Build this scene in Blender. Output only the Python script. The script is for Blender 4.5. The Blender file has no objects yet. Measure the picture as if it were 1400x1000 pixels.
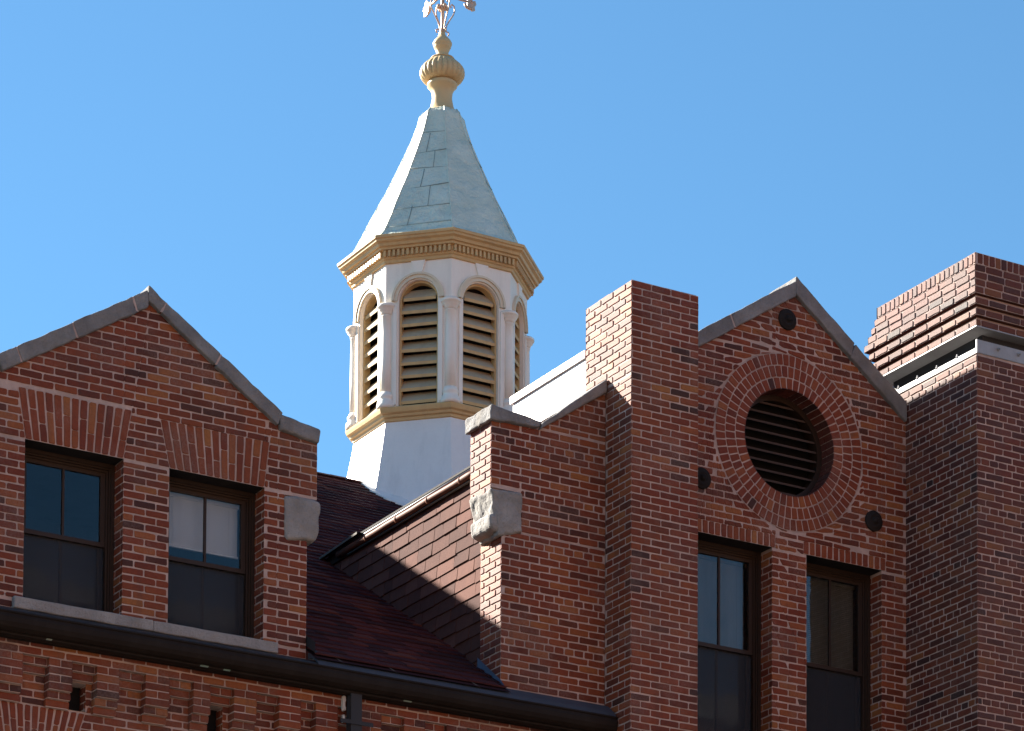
import bpy, bmesh, math, random
from mathutils import Vector, Matrix, noise
random.seed(11)
SC = bpy.context.scene
COL = SC.collection
rad = math.radians

# ------------------------------------------------------------------ camera
cam = bpy.data.cameras.new('camera')
co = bpy.data.objects.new('camera', cam)
COL.objects.link(co)
R_ = Vector((0.860484, -0.509453, 0.005319))
D_ = Vector((0.034267, 0.047450, -0.998286))
F_ = Vector((0.508566, 0.859191, 0.058263))
R_ = R_.normalized(); F_ = (F_ - R_ * F_.dot(R_)).normalized(); U_ = R_.cross(F_)
co.matrix_world = Matrix(((R_.x, U_.x, -F_.x, 0), (R_.y, U_.y, -F_.y, 0), (R_.z, U_.z, -F_.z, 1.6), (0, 0, 0, 1)))
cam.sensor_width = 36
cam.lens = 119.3028
cam.shift_y = 1.08721
cam.clip_start = 0.5
cam.clip_end = 5000
SC.camera = co

# ------------------------------------------------------------------ light
SUN_AZ, SUN_EL = 26.1, 27.9                      # degrees left of +Y, above the horizon
wd = bpy.data.worlds.new('World'); SC.world = wd; wd.use_nodes = True
nt = wd.node_tree
sky = nt.nodes.new('ShaderNodeTexSky')
sky.sky_type = 'NISHITA'; sky.sun_disc = False
sky.sun_elevation = rad(SUN_EL); sky.sun_rotation = rad(-SUN_AZ)
sky.altitude = 1200; sky.air_density = 1.0; sky.dust_density = 0.0; sky.ozone_density = 5.0
skm = nt.nodes.new('ShaderNodeMix'); skm.data_type = 'RGBA'; skm.blend_type = 'MULTIPLY'; skm.inputs[0].default_value = 1.0
skm.inputs[7].default_value = (0.74, 0.955, 0.885, 1)          # clear, dry-air azure
nt.links.new(sky.outputs[0], skm.inputs[6]); nt.links.new(skm.outputs[2], nt.nodes['Background'].inputs[0])
nt.nodes['Background'].inputs[1].default_value = 0.052
sl = bpy.data.lights.new('sun', 'SUN'); so = bpy.data.objects.new('sun', sl); COL.objects.link(so)
sl.energy = 5.0; sl.angle = rad(0.5); sl.color = (1.0, 0.93, 0.82)
sdir = Vector((-math.sin(rad(SUN_AZ)) * math.cos(rad(SUN_EL)), math.cos(rad(SUN_AZ)) * math.cos(rad(SUN_EL)), math.sin(rad(SUN_EL))))
so.rotation_euler = (-sdir).to_track_quat('-Z', 'Y').to_euler()
so.location = (0, 0, 40)
SC.view_settings.view_transform = 'Standard'
SC.view_settings.look = 'None'
SC.view_settings.gamma = 1.0
SC.view_settings.exposure = 2.2

# ------------------------------------------------------------------ materials
def new_mat(name):
    m = bpy.data.materials.new(name); m.use_nodes = True
    t = m.node_tree
    b = t.nodes['Principled BSDF']
    return m, t, b

def N(t, kind, **kw):
    n = t.nodes.new(kind)
    for k, v in kw.items():
        setattr(n, k, v)
    return n

def ramp(t, stops, inp, mode='LINEAR'):
    r = N(t, 'ShaderNodeValToRGB')
    r.color_ramp.interpolation = mode
    e = r.color_ramp.elements
    while len(e) < len(stops): e.new(0.5)
    for el, (p, c) in zip(e, stops):
        el.position = p; el.color = (c[0], c[1], c[2], 1)
    t.links.new(inp, r.inputs[0])
    return r.outputs[0]

def noise_tex(t, scale, detail=4, rough=0.6, vec=None, dist=0.0):
    n = N(t, 'ShaderNodeTexNoise')
    n.inputs['Scale'].default_value = scale; n.inputs['Detail'].default_value = detail
    n.inputs['Roughness'].default_value = rough; n.inputs['Distortion'].default_value = dist
    if vec is None:
        tc = N(t, 'ShaderNodeTexCoord'); vec = tc.outputs['Object']
    t.links.new(vec, n.inputs['Vector'])
    return n.outputs['Fac']

def mixc(t, fac, a, b, kind='MIX'):
    m = N(t, 'ShaderNodeMix', data_type='RGBA', blend_type=kind)
    if isinstance(fac, (int, float)): m.inputs[0].default_value = fac
    else: t.links.new(fac, m.inputs[0])
    for i, v in ((6, a), (7, b)):
        if isinstance(v, (tuple, list)): m.inputs[i].default_value = (v[0], v[1], v[2], 1)
        else: t.links.new(v, m.inputs[i])
    return m.outputs[2]

def maprange(t, inp, a, b, c=0.0, d=1.0):
    m = N(t, 'ShaderNodeMapRange')
    m.inputs[1].default_value = a; m.inputs[2].default_value = b
    m.inputs[3].default_value = c; m.inputs[4].default_value = d
    t.links.new(inp, m.inputs[0])
    return m.outputs[0]

def bump(t, b, h, strength=0.4, dist=0.01):
    n = N(t, 'ShaderNodeBump'); n.inputs['Strength'].default_value = strength; n.inputs['Distance'].default_value = dist
    t.links.new(h, n.inputs['Height']); t.links.new(n.outputs[0], b.inputs['Normal'])

def attr(t, name='rnd'):
    a = N(t, 'ShaderNodeAttribute'); a.attribute_name = name
    return a.outputs['Fac']

def streaks(t):                                        # rain streaks: noise drawn out downwards
    tc = N(t, 'ShaderNodeTexCoord'); mp = N(t, 'ShaderNodeMapping'); mp.inputs['Scale'].default_value = (5.5, 5.5, 0.55)
    t.links.new(tc.outputs['Object'], mp.inputs[0])
    return noise_tex(t, 1.0, 5, 0.65, mp.outputs[0])

def brick_mat(name, stops, bloom=0.22):
    m, t, b = new_mat(name)
    c = ramp(t, stops, attr(t))
    n1 = noise_tex(t, 38, 5, 0.7)
    c = mixc(t, maprange(t, n1, 0.3, 0.75, 0.0, 0.75), c, mixc(t, 1.0, c, (0.62, 0.55, 0.55), 'MULTIPLY'))
    n5 = noise_tex(t, 0.75, 4, 0.6, dist=0.5)           # areas of browner and of redder firing
    c = mixc(t, maprange(t, n5, 0.42, 0.62, 0.0, 0.5), c, mixc(t, 1.0, c, (1.05, 1.5, 1.25), 'MULTIPLY'))
    n2 = noise_tex(t, 2.2, 5, 0.65)                    # pale salts and mortar smears
    n3 = noise_tex(t, 60, 3, 0.7)
    f = N(t, 'ShaderNodeMath', operation='MULTIPLY')
    t.links.new(maprange(t, n2, 0.47, 0.72, 0.0, bloom * 2), f.inputs[0]); t.links.new(maprange(t, n3, 0.35, 0.7), f.inputs[1])
    c = mixc(t, f.outputs[0], c, (0.36, 0.28, 0.24))
    n4 = noise_tex(t, 1.1, 4, 0.6)                     # sooty weathering in broad stains
    c = mixc(t, maprange(t, n4, 0.5, 0.8, 0.0, 0.5), c, (0.075, 0.040, 0.034))
    c = mixc(t, maprange(t, streaks(t), 0.56, 0.78, 0.0, 0.55), c, (0.06, 0.036, 0.032))
    t.links.new(c, b.inputs['Base Color'])
    b.inputs['Roughness'].default_value = 0.68; b.inputs['Specular IOR Level'].default_value = 0.28
    bump(t, b, noise_tex(t, 90, 4, 0.7), 0.55, 0.006)
    return m

M_BRICK = brick_mat('red_brick', [(0.0, (0.065, 0.022, 0.017)), (0.05, (0.125, 0.027, 0.014)), (0.4, (0.19, 0.037, 0.016)), (0.8, (0.245, 0.054, 0.020)), (1.0, (0.32, 0.10, 0.032))])
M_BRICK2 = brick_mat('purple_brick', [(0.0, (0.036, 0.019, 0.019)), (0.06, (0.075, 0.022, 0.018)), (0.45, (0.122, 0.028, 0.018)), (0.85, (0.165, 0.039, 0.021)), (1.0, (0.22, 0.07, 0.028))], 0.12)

def mortar_mat(name, a, b_):
    m, t, b = new_mat(name)
    n = noise_tex(t, 7, 5, 0.7)
    c = mixc(t, maprange(t, n, 0.3, 0.7), a, b_)
    c = mixc(t, maprange(t, noise_tex(t, 1.6, 5, 0.65), 0.45, 0.7, 0.0, 0.55), c, (0.24, 0.185, 0.165))
    n4 = noise_tex(t, 1.1, 4, 0.6)
    c = mixc(t, maprange(t, n4, 0.5, 0.8, 0.0, 0.5), c, (0.13, 0.095, 0.08))
    t.links.new(c, b.inputs['Base Color']); b.inputs['Roughness'].default_value = 0.85; b.inputs['Specular IOR Level'].default_value = 0.3
    bump(t, b, noise_tex(t, 120, 3, 0.7), 0.6, 0.004)
    return m
M_MORTAR = mortar_mat('mortar', (0.40, 0.29, 0.25), (0.56, 0.42, 0.37))

def stone_mat(name, a, b_, bs=0.6):
    m, t, b = new_mat(name)
    n = noise_tex(t, 3.5, 6, 0.65)
    c = mixc(t, maprange(t, n, 0.3, 0.7), a, b_)
    n2 = noise_tex(t, 55, 4, 0.75)
    c = mixc(t, maprange(t, n2, 0.52, 0.72, 0.0, 0.55), c, (0.13, 0.12, 0.11))
    n3 = noise_tex(t, 1.7, 4, 0.6, dist=0.8)
    c = mixc(t, maprange(t, n3, 0.55, 0.75, 0.0, 0.55), c, (0.20, 0.165, 0.12))
    t.links.new(c, b.inputs['Base Color']); b.inputs['Roughness'].default_value = 0.9
    h = N(t, 'ShaderNodeMath', operation='ADD')
    t.links.new(noise_tex(t, 14, 6, 0.7), h.inputs[0]); t.links.new(n2, h.inputs[1])
    bump(t, b, h.outputs[0], bs, 0.012)
    return m
M_STONE = stone_mat('grey_granite', (0.125, 0.121, 0.12), (0.29, 0.28, 0.272), 0.9)
M_STONE2 = stone_mat('pale_granite', (0.23, 0.22, 0.21), (0.38, 0.36, 0.34), 0.9)

def paint_mat(name, col, rough=0.5, var=0.12, dirt=(0.35, 0.3, 0.24), metal=0.0, bs=0.12, spec=0.3):
    m, t, b = new_mat(name)
    n = noise_tex(t, 2.5, 5, 0.65)
    c = mixc(t, maprange(t, n, 0.35, 0.75, 0.0, var), col, dirt)
    n2 = noise_tex(t, 30, 4, 0.7)
    c = mixc(t, maprange(t, n2, 0.55, 0.8, 0.0, var * 0.8), c, dirt)
    c = mixc(t, maprange(t, streaks(t), 0.5, 0.78, 0.0, min(0.5, var * 2.2)), c, dirt)
    t.links.new(c, b.inputs['Base Color']); b.inputs['Roughness'].default_value = rough; b.inputs['Metallic'].default_value = metal; b.inputs['Specular IOR Level'].default_value = spec
    bump(t, b, noise_tex(t, 16, 4, 0.6), bs, 0.01)
    return m
M_CREAM = paint_mat('cream_paint', (0.86, 0.79, 0.69))
M_TAN = paint_mat('tan_paint', (0.60, 0.40, 0.18), 0.5, 0.2, (0.25, 0.17, 0.1))
M_ARCH = paint_mat('buff_trim_paint', (0.70, 0.60, 0.44))
M_BALL = paint_mat('buff_paint', (0.58, 0.41, 0.21), 0.5, 0.15, (0.3, 0.22, 0.14))
M_LOUVRE = paint_mat('louvre_paint', (0.46, 0.37, 0.25), 0.6, 0.2, (0.22, 0.17, 0.12))
M_WHITE = paint_mat('white_painted_metal', (0.76, 0.75, 0.73), 0.4, 0.16, (0.42, 0.41, 0.40), 0.0, 0.45)
M_FRAME = paint_mat('brown_window_paint', (0.030, 0.017, 0.011), 0.5, 0.3, (0.015, 0.01, 0.008))
M_GUTTER = paint_mat('dark_patinated_copper', (0.016, 0.011, 0.009), 0.65, 0.4, (0.032, 0.026, 0.022), 0.0, 0.12, 0.12)
M_LEAD = paint_mat('blue_grey_lead', (0.030, 0.031, 0.036), 0.6, 0.5, (0.02, 0.02, 0.021), 0.0)
M_COPPER = paint_mat('weathered_copper', (0.15, 0.060, 0.038), 0.62, 0.6, (0.07, 0.035, 0.027), 0.05, 0.2, 0.12)
M_DRIP = paint_mat('grey_metal_edge', (0.12, 0.105, 0.09), 0.7, 0.5, (0.05, 0.045, 0.04), 0.0, 0.12, 0.08)
M_STEEL = paint_mat('galvanised_steel', (0.36, 0.36, 0.37), 0.5, 0.5, (0.2, 0.19, 0.18), 0.2)
M_IRON = paint_mat('black_iron', (0.015, 0.014, 0.015), 0.75, 0.5, (0.04, 0.03, 0.026), 0.0, 0.4, 0.1)
M_GOLD = paint_mat('gilded_metal', (0.62, 0.42, 0.30), 0.45, 0.4, (0.3, 0.17, 0.11), 0.5)
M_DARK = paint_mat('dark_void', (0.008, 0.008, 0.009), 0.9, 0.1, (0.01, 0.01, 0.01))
M_ROOM = paint_mat('room_plaster', (0.10, 0.11, 0.13), 0.9, 0.3, (0.05, 0.05, 0.06))
M_BLIND = paint_mat('white_blind', (0.72, 0.72, 0.72), 0.6, 0.08)
M_BLIND2 = paint_mat('buff_blind', (0.13, 0.115, 0.085), 0.6, 0.15)
M_SEAL = paint_mat('pale_sealant', (0.6, 0.58, 0.56), 0.6, 0.2)
M_SLATW = paint_mat('grey_brown_board', (0.07, 0.045, 0.036), 0.7, 0.4, (0.03, 0.022, 0.018), 0.0, 0.3)

# pale green seamed sheet metal of the spire
M_SPIRE, t, b = new_mat('pale_green_metal')
n = noise_tex(t, 3.0, 6, 0.65)
c = mixc(t, maprange(t, n, 0.3, 0.7), (0.50, 0.555, 0.46), (0.66, 0.69, 0.58))
n2 = noise_tex(t, 9, 5, 0.75, dist=0.6)
c = mixc(t, maprange(t, n2, 0.62, 0.8, 0.0, 0.6), c, (0.8, 0.8, 0.76))
t.links.new(c, b.inputs['Base Color']); b.inputs['Roughness'].default_value = 0.5; b.inputs['Metallic'].default_value = 0.1
bump(t, b, noise_tex(t, 6, 4, 0.6), 0.95, 0.06)
M_SEAM = paint_mat('spire_seam_grime', (0.26, 0.33, 0.31), 0.6, 0.5, (0.1, 0.12, 0.12))

def shingle_mat(name, stops, rough=0.85, bs=0.5):
    m, t, b = new_mat(name)
    c = ramp(t, stops, attr(t))
    n = noise_tex(t, 9, 5, 0.7)
    c = mixc(t, maprange(t, n, 0.3, 0.75, 0.0, 0.6), c, mixc(t, 1.0, c, (0.6, 0.6, 0.68), 'MULTIPLY'))
    n3 = noise_tex(t, 1.6, 5, 0.7)
    c = mixc(t, maprange(t, n3, 0.5, 0.8, 0.0, 0.35), c, (0.05, 0.04, 0.045))
    t.links.new(c, b.inputs['Base Color']); b.inputs['Roughness'].default_value = rough; b.inputs['Specular IOR Level'].default_value = 0.03
    bump(t, b, noise_tex(t, 60, 4, 0.7), bs, 0.008)
    return m
M_SHINGLE = shingle_mat('maroon_shingle', [(0.0, (0.040, 0.020, 0.023)), (0.5, (0.070, 0.025, 0.028)), (0.85, (0.095, 0.033, 0.032)), (1.0, (0.13, 0.048, 0.038))])
M_SLATE = shingle_mat('red_brown_slate', [(0.0, (0.085, 0.042, 0.035)), (0.5, (0.118, 0.055, 0.043)), (1.0, (0.155, 0.073, 0.056))], 0.75, 0.4)

# double glazing: a clear pane with a real mirror-like reflection of the sky
def glass_mat(name, ior, tint):
    m = bpy.data.materials.new(name); m.use_nodes = True
    t = m.node_tree; t.nodes.clear()
    out = N(t, 'ShaderNodeOutputMaterial'); mx = N(t, 'ShaderNodeMixShader'); tr = N(t, 'ShaderNodeBsdfTransparent'); gl = N(t, 'ShaderNodeBsdfGlossy'); fr = N(t, 'ShaderNodeFresnel')
    tr.inputs[0].default_value = (*tint, 1); gl.inputs['Roughness'].default_value = 0.015; fr.inputs[0].default_value = ior
    bp = N(t, 'ShaderNodeBump'); bp.inputs['Strength'].default_value = 0.06; bp.inputs['Distance'].default_value = 0.02
    t.links.new(noise_tex(t, 2.5, 2, 0.5), bp.inputs['Height']); t.links.new(bp.outputs[0], gl.inputs['Normal'])
    t.links.new(fr.outputs[0], mx.inputs[0]); t.links.new(tr.outputs[0], mx.inputs[1]); t.links.new(gl.outputs[0], mx.inputs[2]); t.links.new(mx.outputs[0], out.inputs[0])
    return m
M_GLASS = glass_mat('window_glass', 1.36, (0.86, 0.9, 0.92))
M_SCREEN = bpy.data.materials.new('insect_screen'); M_SCREEN.use_nodes = True
t = M_SCREEN.node_tree; b = t.nodes['Principled BSDF']
b.inputs['Base Color'].default_value = (0.026, 0.034, 0.046, 1); b.inputs['Roughness'].default_value = 0.7; b.inputs['Alpha'].default_value = 0.42

# ------------------------------------------------------------------ mesh building
class MB:
    def __init__(s):
        s.v = []; s.f = []; s.m = []; s.r = []; s.mats = []; s.sm = []
    def mi(s, m):
        if m not in s.mats: s.mats.append(m)
        return s.mats.index(m)
    def add(s, verts, faces, mat, r=0.5, smooth=False):
        o = len(s.v); k = s.mi(mat)
        s.v.extend(tuple(p) for p in verts); s.r.extend([r] * len(verts))
        for f in faces:
            s.f.append([o + i for i in f]); s.m.append(k); s.sm.append(smooth)
    def build(s, name, parent=None, root=None):
        me = bpy.data.meshes.new(name)
        base = Vector(root.location) if root else Vector((0, 0, 0))
        me.from_pydata([(x - base.x, y - base.y, z - base.z) for x, y, z in s.v], [], s.f)
        for m in s.mats: me.materials.append(m)
        me.polygons.foreach_set('material_index', s.m)
        me.polygons.foreach_set('use_smooth', s.sm)
        a = me.attributes.new('rnd', 'FLOAT', 'POINT'); a.data.foreach_set('value', s.r)
        me.update()
        ob = bpy.data.objects.new(name, me); COL.objects.link(ob)
        if parent: ob.parent = parent
        return ob

def thing(name, loc, label, cat):
    o = bpy.data.objects.new(name, None); o.empty_display_size = 0.3
    COL.objects.link(o); o.location = loc; o['label'] = label; o['category'] = cat
    return o

def box(mb, x0, x1, y0, y1, z0, z1, mat, r=0.5):
    v = [(x, y, z) for z in (z0, z1) for y in (y0, y1) for x in (x0, x1)]
    mb.add(v, [(0, 2, 3, 1), (4, 5, 7, 6), (0, 1, 5, 4), (2, 6, 7, 3), (0, 4, 6, 2), (1, 3, 7, 5)], mat, r)

def hexa(mb, c, mat, nx=6, ny=3, nz=3, rnd=0.012, amp=0.006, freq=9.0, seed=0.0, r=0.5):
    """a worked stone: eight corners (x fastest, then y, then z), rounded arrises, uneven faces"""
    c = [Vector(p) for p in c]
    L = [max((c[1] - c[0]).length, 1e-4), max((c[2] - c[0]).length, 1e-4), max((c[4] - c[0]).length, 1e-4)]
    n = (nx, ny, nz)
    def spaced(k, ln):                              # denser at the ends so the arris rounds
        e = min(0.45, rnd / ln)
        return [0.0, e * 0.5] + [e + (1 - 2 * e) * i / k for i in range(k + 1)] + [1 - e * 0.5, 1.0]
    g = [spaced(n[i], L[i]) for i in range(3)]
    def pt(a, b, d):
        q = [a * L[0], b * L[1], d * L[2]]
        h = [min(rnd, L[i] * 0.45) for i in range(3)]
        inn = [min(max(q[i], h[i]), L[i] - h[i]) for i in range(3)]
        dv = Vector([q[i] - inn[i] for i in range(3)])
        if dv.length > 1e-7:
            mx = max(abs(dv[i]) / h[i] for i in range(3))
            dv2 = Vector([dv[i] / h[i] for i in range(3)]); dv2 = dv2.normalized() * mx
            q = [inn[i] + dv2[i] * h[i] for i in range(3)]
        a, b, d = q[0] / L[0], q[1] / L[1], q[2] / L[2]
        w = ((1 - a) * (1 - b) * (1 - d), a * (1 - b) * (1 - d), (1 - a) * b * (1 - d), a * b * (1 - d), (1 - a) * (1 - b) * d, a * (1 - b) * d, (1 - a) * b * d, a * b * d)
        p = Vector((0, 0, 0))
        for i in range(8): p += c[i] * w[i]
        nv = noise.noise_vector(p * freq + Vector((seed, seed * 1.7, 0))) + 0.5 * noise.noise_vector(p * freq * 2.7 + Vector((seed, 0, seed)))
        return p + nv * amp
    for ax in range(3):
        u, v = [(1, 2), (2, 0), (0, 1)][ax]
        for side in (0, 1):
            vs = []; nu, nv_ = len(g[u]), len(g[v])
            for j in range(nv_):
                for i in range(nu):
                    a = [0, 0, 0]; a[ax] = side; a[u] = g[u][i]; a[v] = g[v][j]
                    vs.append(pt(*a))
            fs = []
            for j in range(nv_ - 1):
                for i in range(nu - 1):
                    q = (j * nu + i, j * nu + i + 1, (j + 1) * nu + i + 1, (j + 1) * nu + i)
                    fs.append(q if side else q[::-1])
            mb.add(vs, fs, mat, r, False)

def boxc(x0, x1, y0, y1, z0, z1):
    return [(x, y, z) for z in (z0, z1) for y in (y0, y1) for x in (x0, x1)]

def stone(mb, x0, x1, y0, y1, z0, z1, **k):
    hexa(mb, boxc(x0, x1, y0, y1, z0, z1), k.pop('mat', M_STONE), **k)

def lathe(mb, cx, cy, prof, mat, n=32, flute=None):
    v = []; f = []
    for (r_, z) in prof:
        for i in range(n):
            a = 2 * math.pi * i / n
            rr = r_
            if flute and flute[0] <= z <= flute[1]:
                rr = r_ * (1 - flute[3] * abs(math.cos(a * flute[2] / 2)) ** 8 * min(1.0, (z - flute[0]) / 0.04, (flute[1] - z) / 0.04))
            v.append((cx + rr * math.cos(a), cy + rr * math.sin(a), z))
    for j in range(len(prof) - 1):
        for i in range(n):
            f.append((j * n + i, j * n + (i + 1) % n, (j + 1) * n + (i + 1) % n, (j + 1) * n + i))
    f.append(tuple(range(n))[::-1]); f.append(tuple((len(prof) - 1) * n + i for i in range(n)))
    mb.add(v, f, mat, 0.5, True)

def tube(mb, pts, r, mat, n=8, r1=None):
    pts = [Vector(p) for p in pts]; v = []; f = []
    for k, p in enumerate(pts):
        d = (pts[min(k + 1, len(pts) - 1)] - pts[max(k - 1, 0)]).normalized()
        a = d.orthogonal().normalized() if k == 0 else (pa - d * pa.dot(d)).normalized()
        pa = a; b_ = d.cross(a)
        rr = r if r1 is None else r + (r1 - r) * k / (len(pts) - 1)
        for i in range(n):
            t_ = 2 * math.pi * i / n
            v.append(p + (a * math.cos(t_) + b_ * math.sin(t_)) * rr)
    for k in range(len(pts) - 1):
        for i in range(n):
            f.append((k * n + i, k * n + (i + 1) % n, (k + 1) * n + (i + 1) % n, (k + 1) * n + i))
    f.append(tuple(range(n))[::-1]); f.append(tuple((len(pts) - 1) * n + i for i in range(n)))
    mb.add(v, f, mat, 0.5, True)

def extrude_x(mb, prof, x0, x1, mat, closed=True, seg=1, wob=0.0):
    n = len(prof); v = []; f = []
    for k in range(seg + 1):
        x = x0 + (x1 - x0) * k / seg
        for (y, z) in prof:
            w = noise.noise(Vector((x * 1.1, y * 0.3, z * 0.3))) * wob
            v.append((x, y + w * 0.4, z + w))
    e = n if closed else n - 1
    for k in range(seg):
        for i in range(e):
            j = (i + 1) % n
            f.append((k * n + i, k * n + j, (k + 1) * n + j, (k + 1) * n + i))
    if closed:
        f.append(tuple(range(n))[::-1]); f.append(tuple(seg * n + i for i in range(n)))
    mb.add(v, f, mat)

# ------------------------------------------------------------------ brickwork: every brick is geometry
CH = 0.0667; BL = 0.213; JT = 0.0145; VZ = 10.61
def clip(poly, h):
    a, b_, c = h; out = []
    for i in range(len(poly)):
        p, q = poly[i], poly[(i + 1) % len(poly)]
        dp = a * p[0] + b_ * p[1] - c; dq = a * q[0] + b_ * q[1] - c
        if dp <= 0: out.append(p)
        if (dp < 0 < dq) or (dq < 0 < dp):
            s = dp / (dp - dq); out.append((p[0] + (q[0] - p[0]) * s, p[1] + (q[1] - p[1]) * s))
    return out
def area(p):
    return 0.5 * sum(p[i][0] * p[(i + 1) % len(p)][1] - p[(i + 1) % len(p)][0] * p[i][1] for i in range(len(p)))
def subtract(polys, hs):
    res = []
    for poly in polys:
        rest = poly
        for h in hs:
            if len(rest) < 3: break
            o = clip(rest, (-h[0], -h[1], -h[2]))
            if len(o) >= 3 and area(o) > 1e-5: res.append(o)
            rest = clip(rest, h)
    return res
def convex(pts):                                     # CCW polygon -> half planes a*u+b*v<=c
    hs = []
    for i in range(len(pts)):
        (x0, y0), (x1, y1) = pts[i], pts[(i + 1) % len(pts)]
        a, b_ = y1 - y0, x0 - x1; l = math.hypot(a, b_); a /= l; b_ /= l
        hs.append((a, b_, a * x0 + b_ * y0))
    return hs
def rect(u0, u1, v0, v1): return convex([(u0, v0), (u1, v0), (u1, v1), (u0, v1)])
def above(p, q, extra=()):                           # region above the line p->q
    (x0, y0), (x1, y1) = (p, q) if p[0] < q[0] else (q, p)
    a, b_ = y1 - y0, x0 - x1; l = math.hypot(a, b_); a /= l; b_ /= l
    return [(a, b_, a * x0 + b_ * y0)] + list(extra)

class Plane:
    def __init__(s, O, U, Nn):
        s.O = Vector(O); s.U = Vector(U); s.N = Vector(Nn); s.flip = s.U.cross(Vector((0, 0, 1))).dot(s.N) < 0
    def P(s, u, v, d): return s.O + s.U * u + Vector((0, 0, v)) + s.N * d
def front(Y): return Plane((0, Y, 0), (1, 0, 0), (0, -1, 0))
def leftf(X): return Plane((X, 0, 0), (0, 1, 0), (-1, 0, 0))
def rightf(X): return Plane((X, 0, 0), (0, 1, 0), (1, 0, 0))
def backf(Y): return Plane((0, Y, 0), (1, 0, 0), (0, 1, 0))

def one_brick(mb, pl, poly, mat, depth=0.007, r=None, jit=0.0022, ch=0.007):
    if len(poly) < 3 or area(poly) < 0.0009: return
    if min(max(p[0] for p in poly) - min(p[0] for p in poly), max(p[1] for p in poly) - min(p[1] for p in poly)) < 0.026: return
    out = []; n = len(poly)
    for i in range(n):                               # chipped corners and uneven arrises
        p = Vector(poly[i]).to_2d(); a = Vector(poly[i - 1]).to_2d(); b_ = Vector(poly[(i + 1) % n]).to_2d()
        c1 = min(ch * random.uniform(0.4, 1.5), (a - p).length * 0.3); c2 = min(ch * random.uniform(0.4, 1.5), (b_ - p).length * 0.3)
        q1 = p + (a - p).normalized() * c1; q2 = p + (b_ - p).normalized() * c2
        out += [q1, q2]
        if (b_ - p).length > 0.11: out.append(p.lerp(b_, random.uniform(0.35, 0.65)))
    out = [q + Vector((random.uniform(-jit, jit), random.uniform(-jit, jit))) for q in out]
    c = sum(out, Vector((0, 0))) / len(out)
    inn = [q + (c - q).normalized() * 0.005 for q in out]
    dz = random.uniform(-0.0015, 0.0018); tu = random.uniform(-0.006, 0.006); tv = random.uniform(-0.02, 0.02)
    k = len(out)
    vs = [pl.P(q.x, q.y, -depth) for q in out] + [pl.P(q.x, q.y, -0.003 + dz) for q in out] + [pl.P(q.x, q.y, dz + (q.x - c.x) * tu + (q.y - c.y) * tv) for q in inn]
    fs = []
    for i in range(k):
        j = (i + 1) % k
        fs += [(i, j, k + j, k + i), (k + i, k + j, 2 * k + j, 2 * k + i)]
    fs.append(tuple(range(2 * k, 3 * k)))
    if pl.flip: fs = [f[::-1] for f in fs]
    mb.add(vs, fs, mat, random.random() if r is None else r)

def brick_face(mb, pl, u0, u1, v0, v1, holes=(), mat=None, off=0.0, depth=0.007, header=3, vz=VZ, bl=BL, ch=CH, mortar=None, tone=None):
    mat = mat or M_BRICK; mortar = mortar or M_MORTAR
    r0 = math.floor((v0 - vz) / ch + 1e-4)
    r = r0
    while vz + r * ch < v1 - 0.004:
        a0 = max(vz + r * ch, v0); a1 = min(vz + (r + 1) * ch, v1)
        L = bl; o = off + (r % 2) * bl / 2
        if header is not None and r % 7 == header % 7: L = bl / 2; o = off + bl / 4
        o += random.uniform(-0.006, 0.006); wv = random.uniform(-0.0015, 0.0015)
        i = math.floor((u0 - o) / L)
        while o + i * L < u1 - 1e-4:
            b0 = max(o + i * L, u0); b1 = min(o + (i + 1) * L, u1); i += 1
            if b1 - b0 < 1e-3: continue
            cell = [[(b0, a0), (b1, a0), (b1, a1), (b0, a1)]]
            e0 = 0.002 if b0 == u0 else JT / 2 + random.uniform(-0.001, 0.001); e1 = 0.002 if b1 == u1 else JT / 2 + random.uniform(-0.001, 0.001)
            br = [[(b0 + e0, a0 + JT / 2 + wv), (b1 - e1, a0 + JT / 2 + wv), (b1 - e1, a1 - JT / 2 + wv), (b0 + e0, a1 - JT / 2 + wv)]]
            for h in holes:
                cell = subtract(cell, h); br = subtract(br, h)
            for p in cell:
                vs = [pl.P(q[0], q[1], -depth) for q in p]; f = tuple(range(len(p)))
                mb.add(vs, [f[::-1] if pl.flip else f], mortar)
            if b1 - b0 > 0.03 and a1 - a0 > 0.02:
                t_ = random.random() if tone is None else min(1, max(0, random.gauss(*tone)))
                for p in br: one_brick(mb, pl, p, mat, depth, t_)
        r += 1

def mortar_poly(mb, pl, pts, d=-0.008):
    f = tuple(range(len(pts)))
    mb.add([pl.P(p[0], p[1], d) for p in pts], [f[::-1] if pl.flip else f], M_MORTAR)

def quad_at(B0, B1, T0, T1, s0, s1, t0, t1):
    def L(s, t_):
        b_ = (B0[0] + (B1[0] - B0[0]) * s, B0[1] + (B1[1] - B0[1]) * s); tp = (T0[0] + (T1[0] - T0[0]) * s, T0[1] + (T1[1] - T0[1]) * s)
        return (b_[0] + (tp[0] - b_[0]) * t_, b_[1] + (tp[1] - b_[1]) * t_)
    return [L(s0, t0), L(s1, t0), L(s1, t1), L(s0, t1)]

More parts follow.
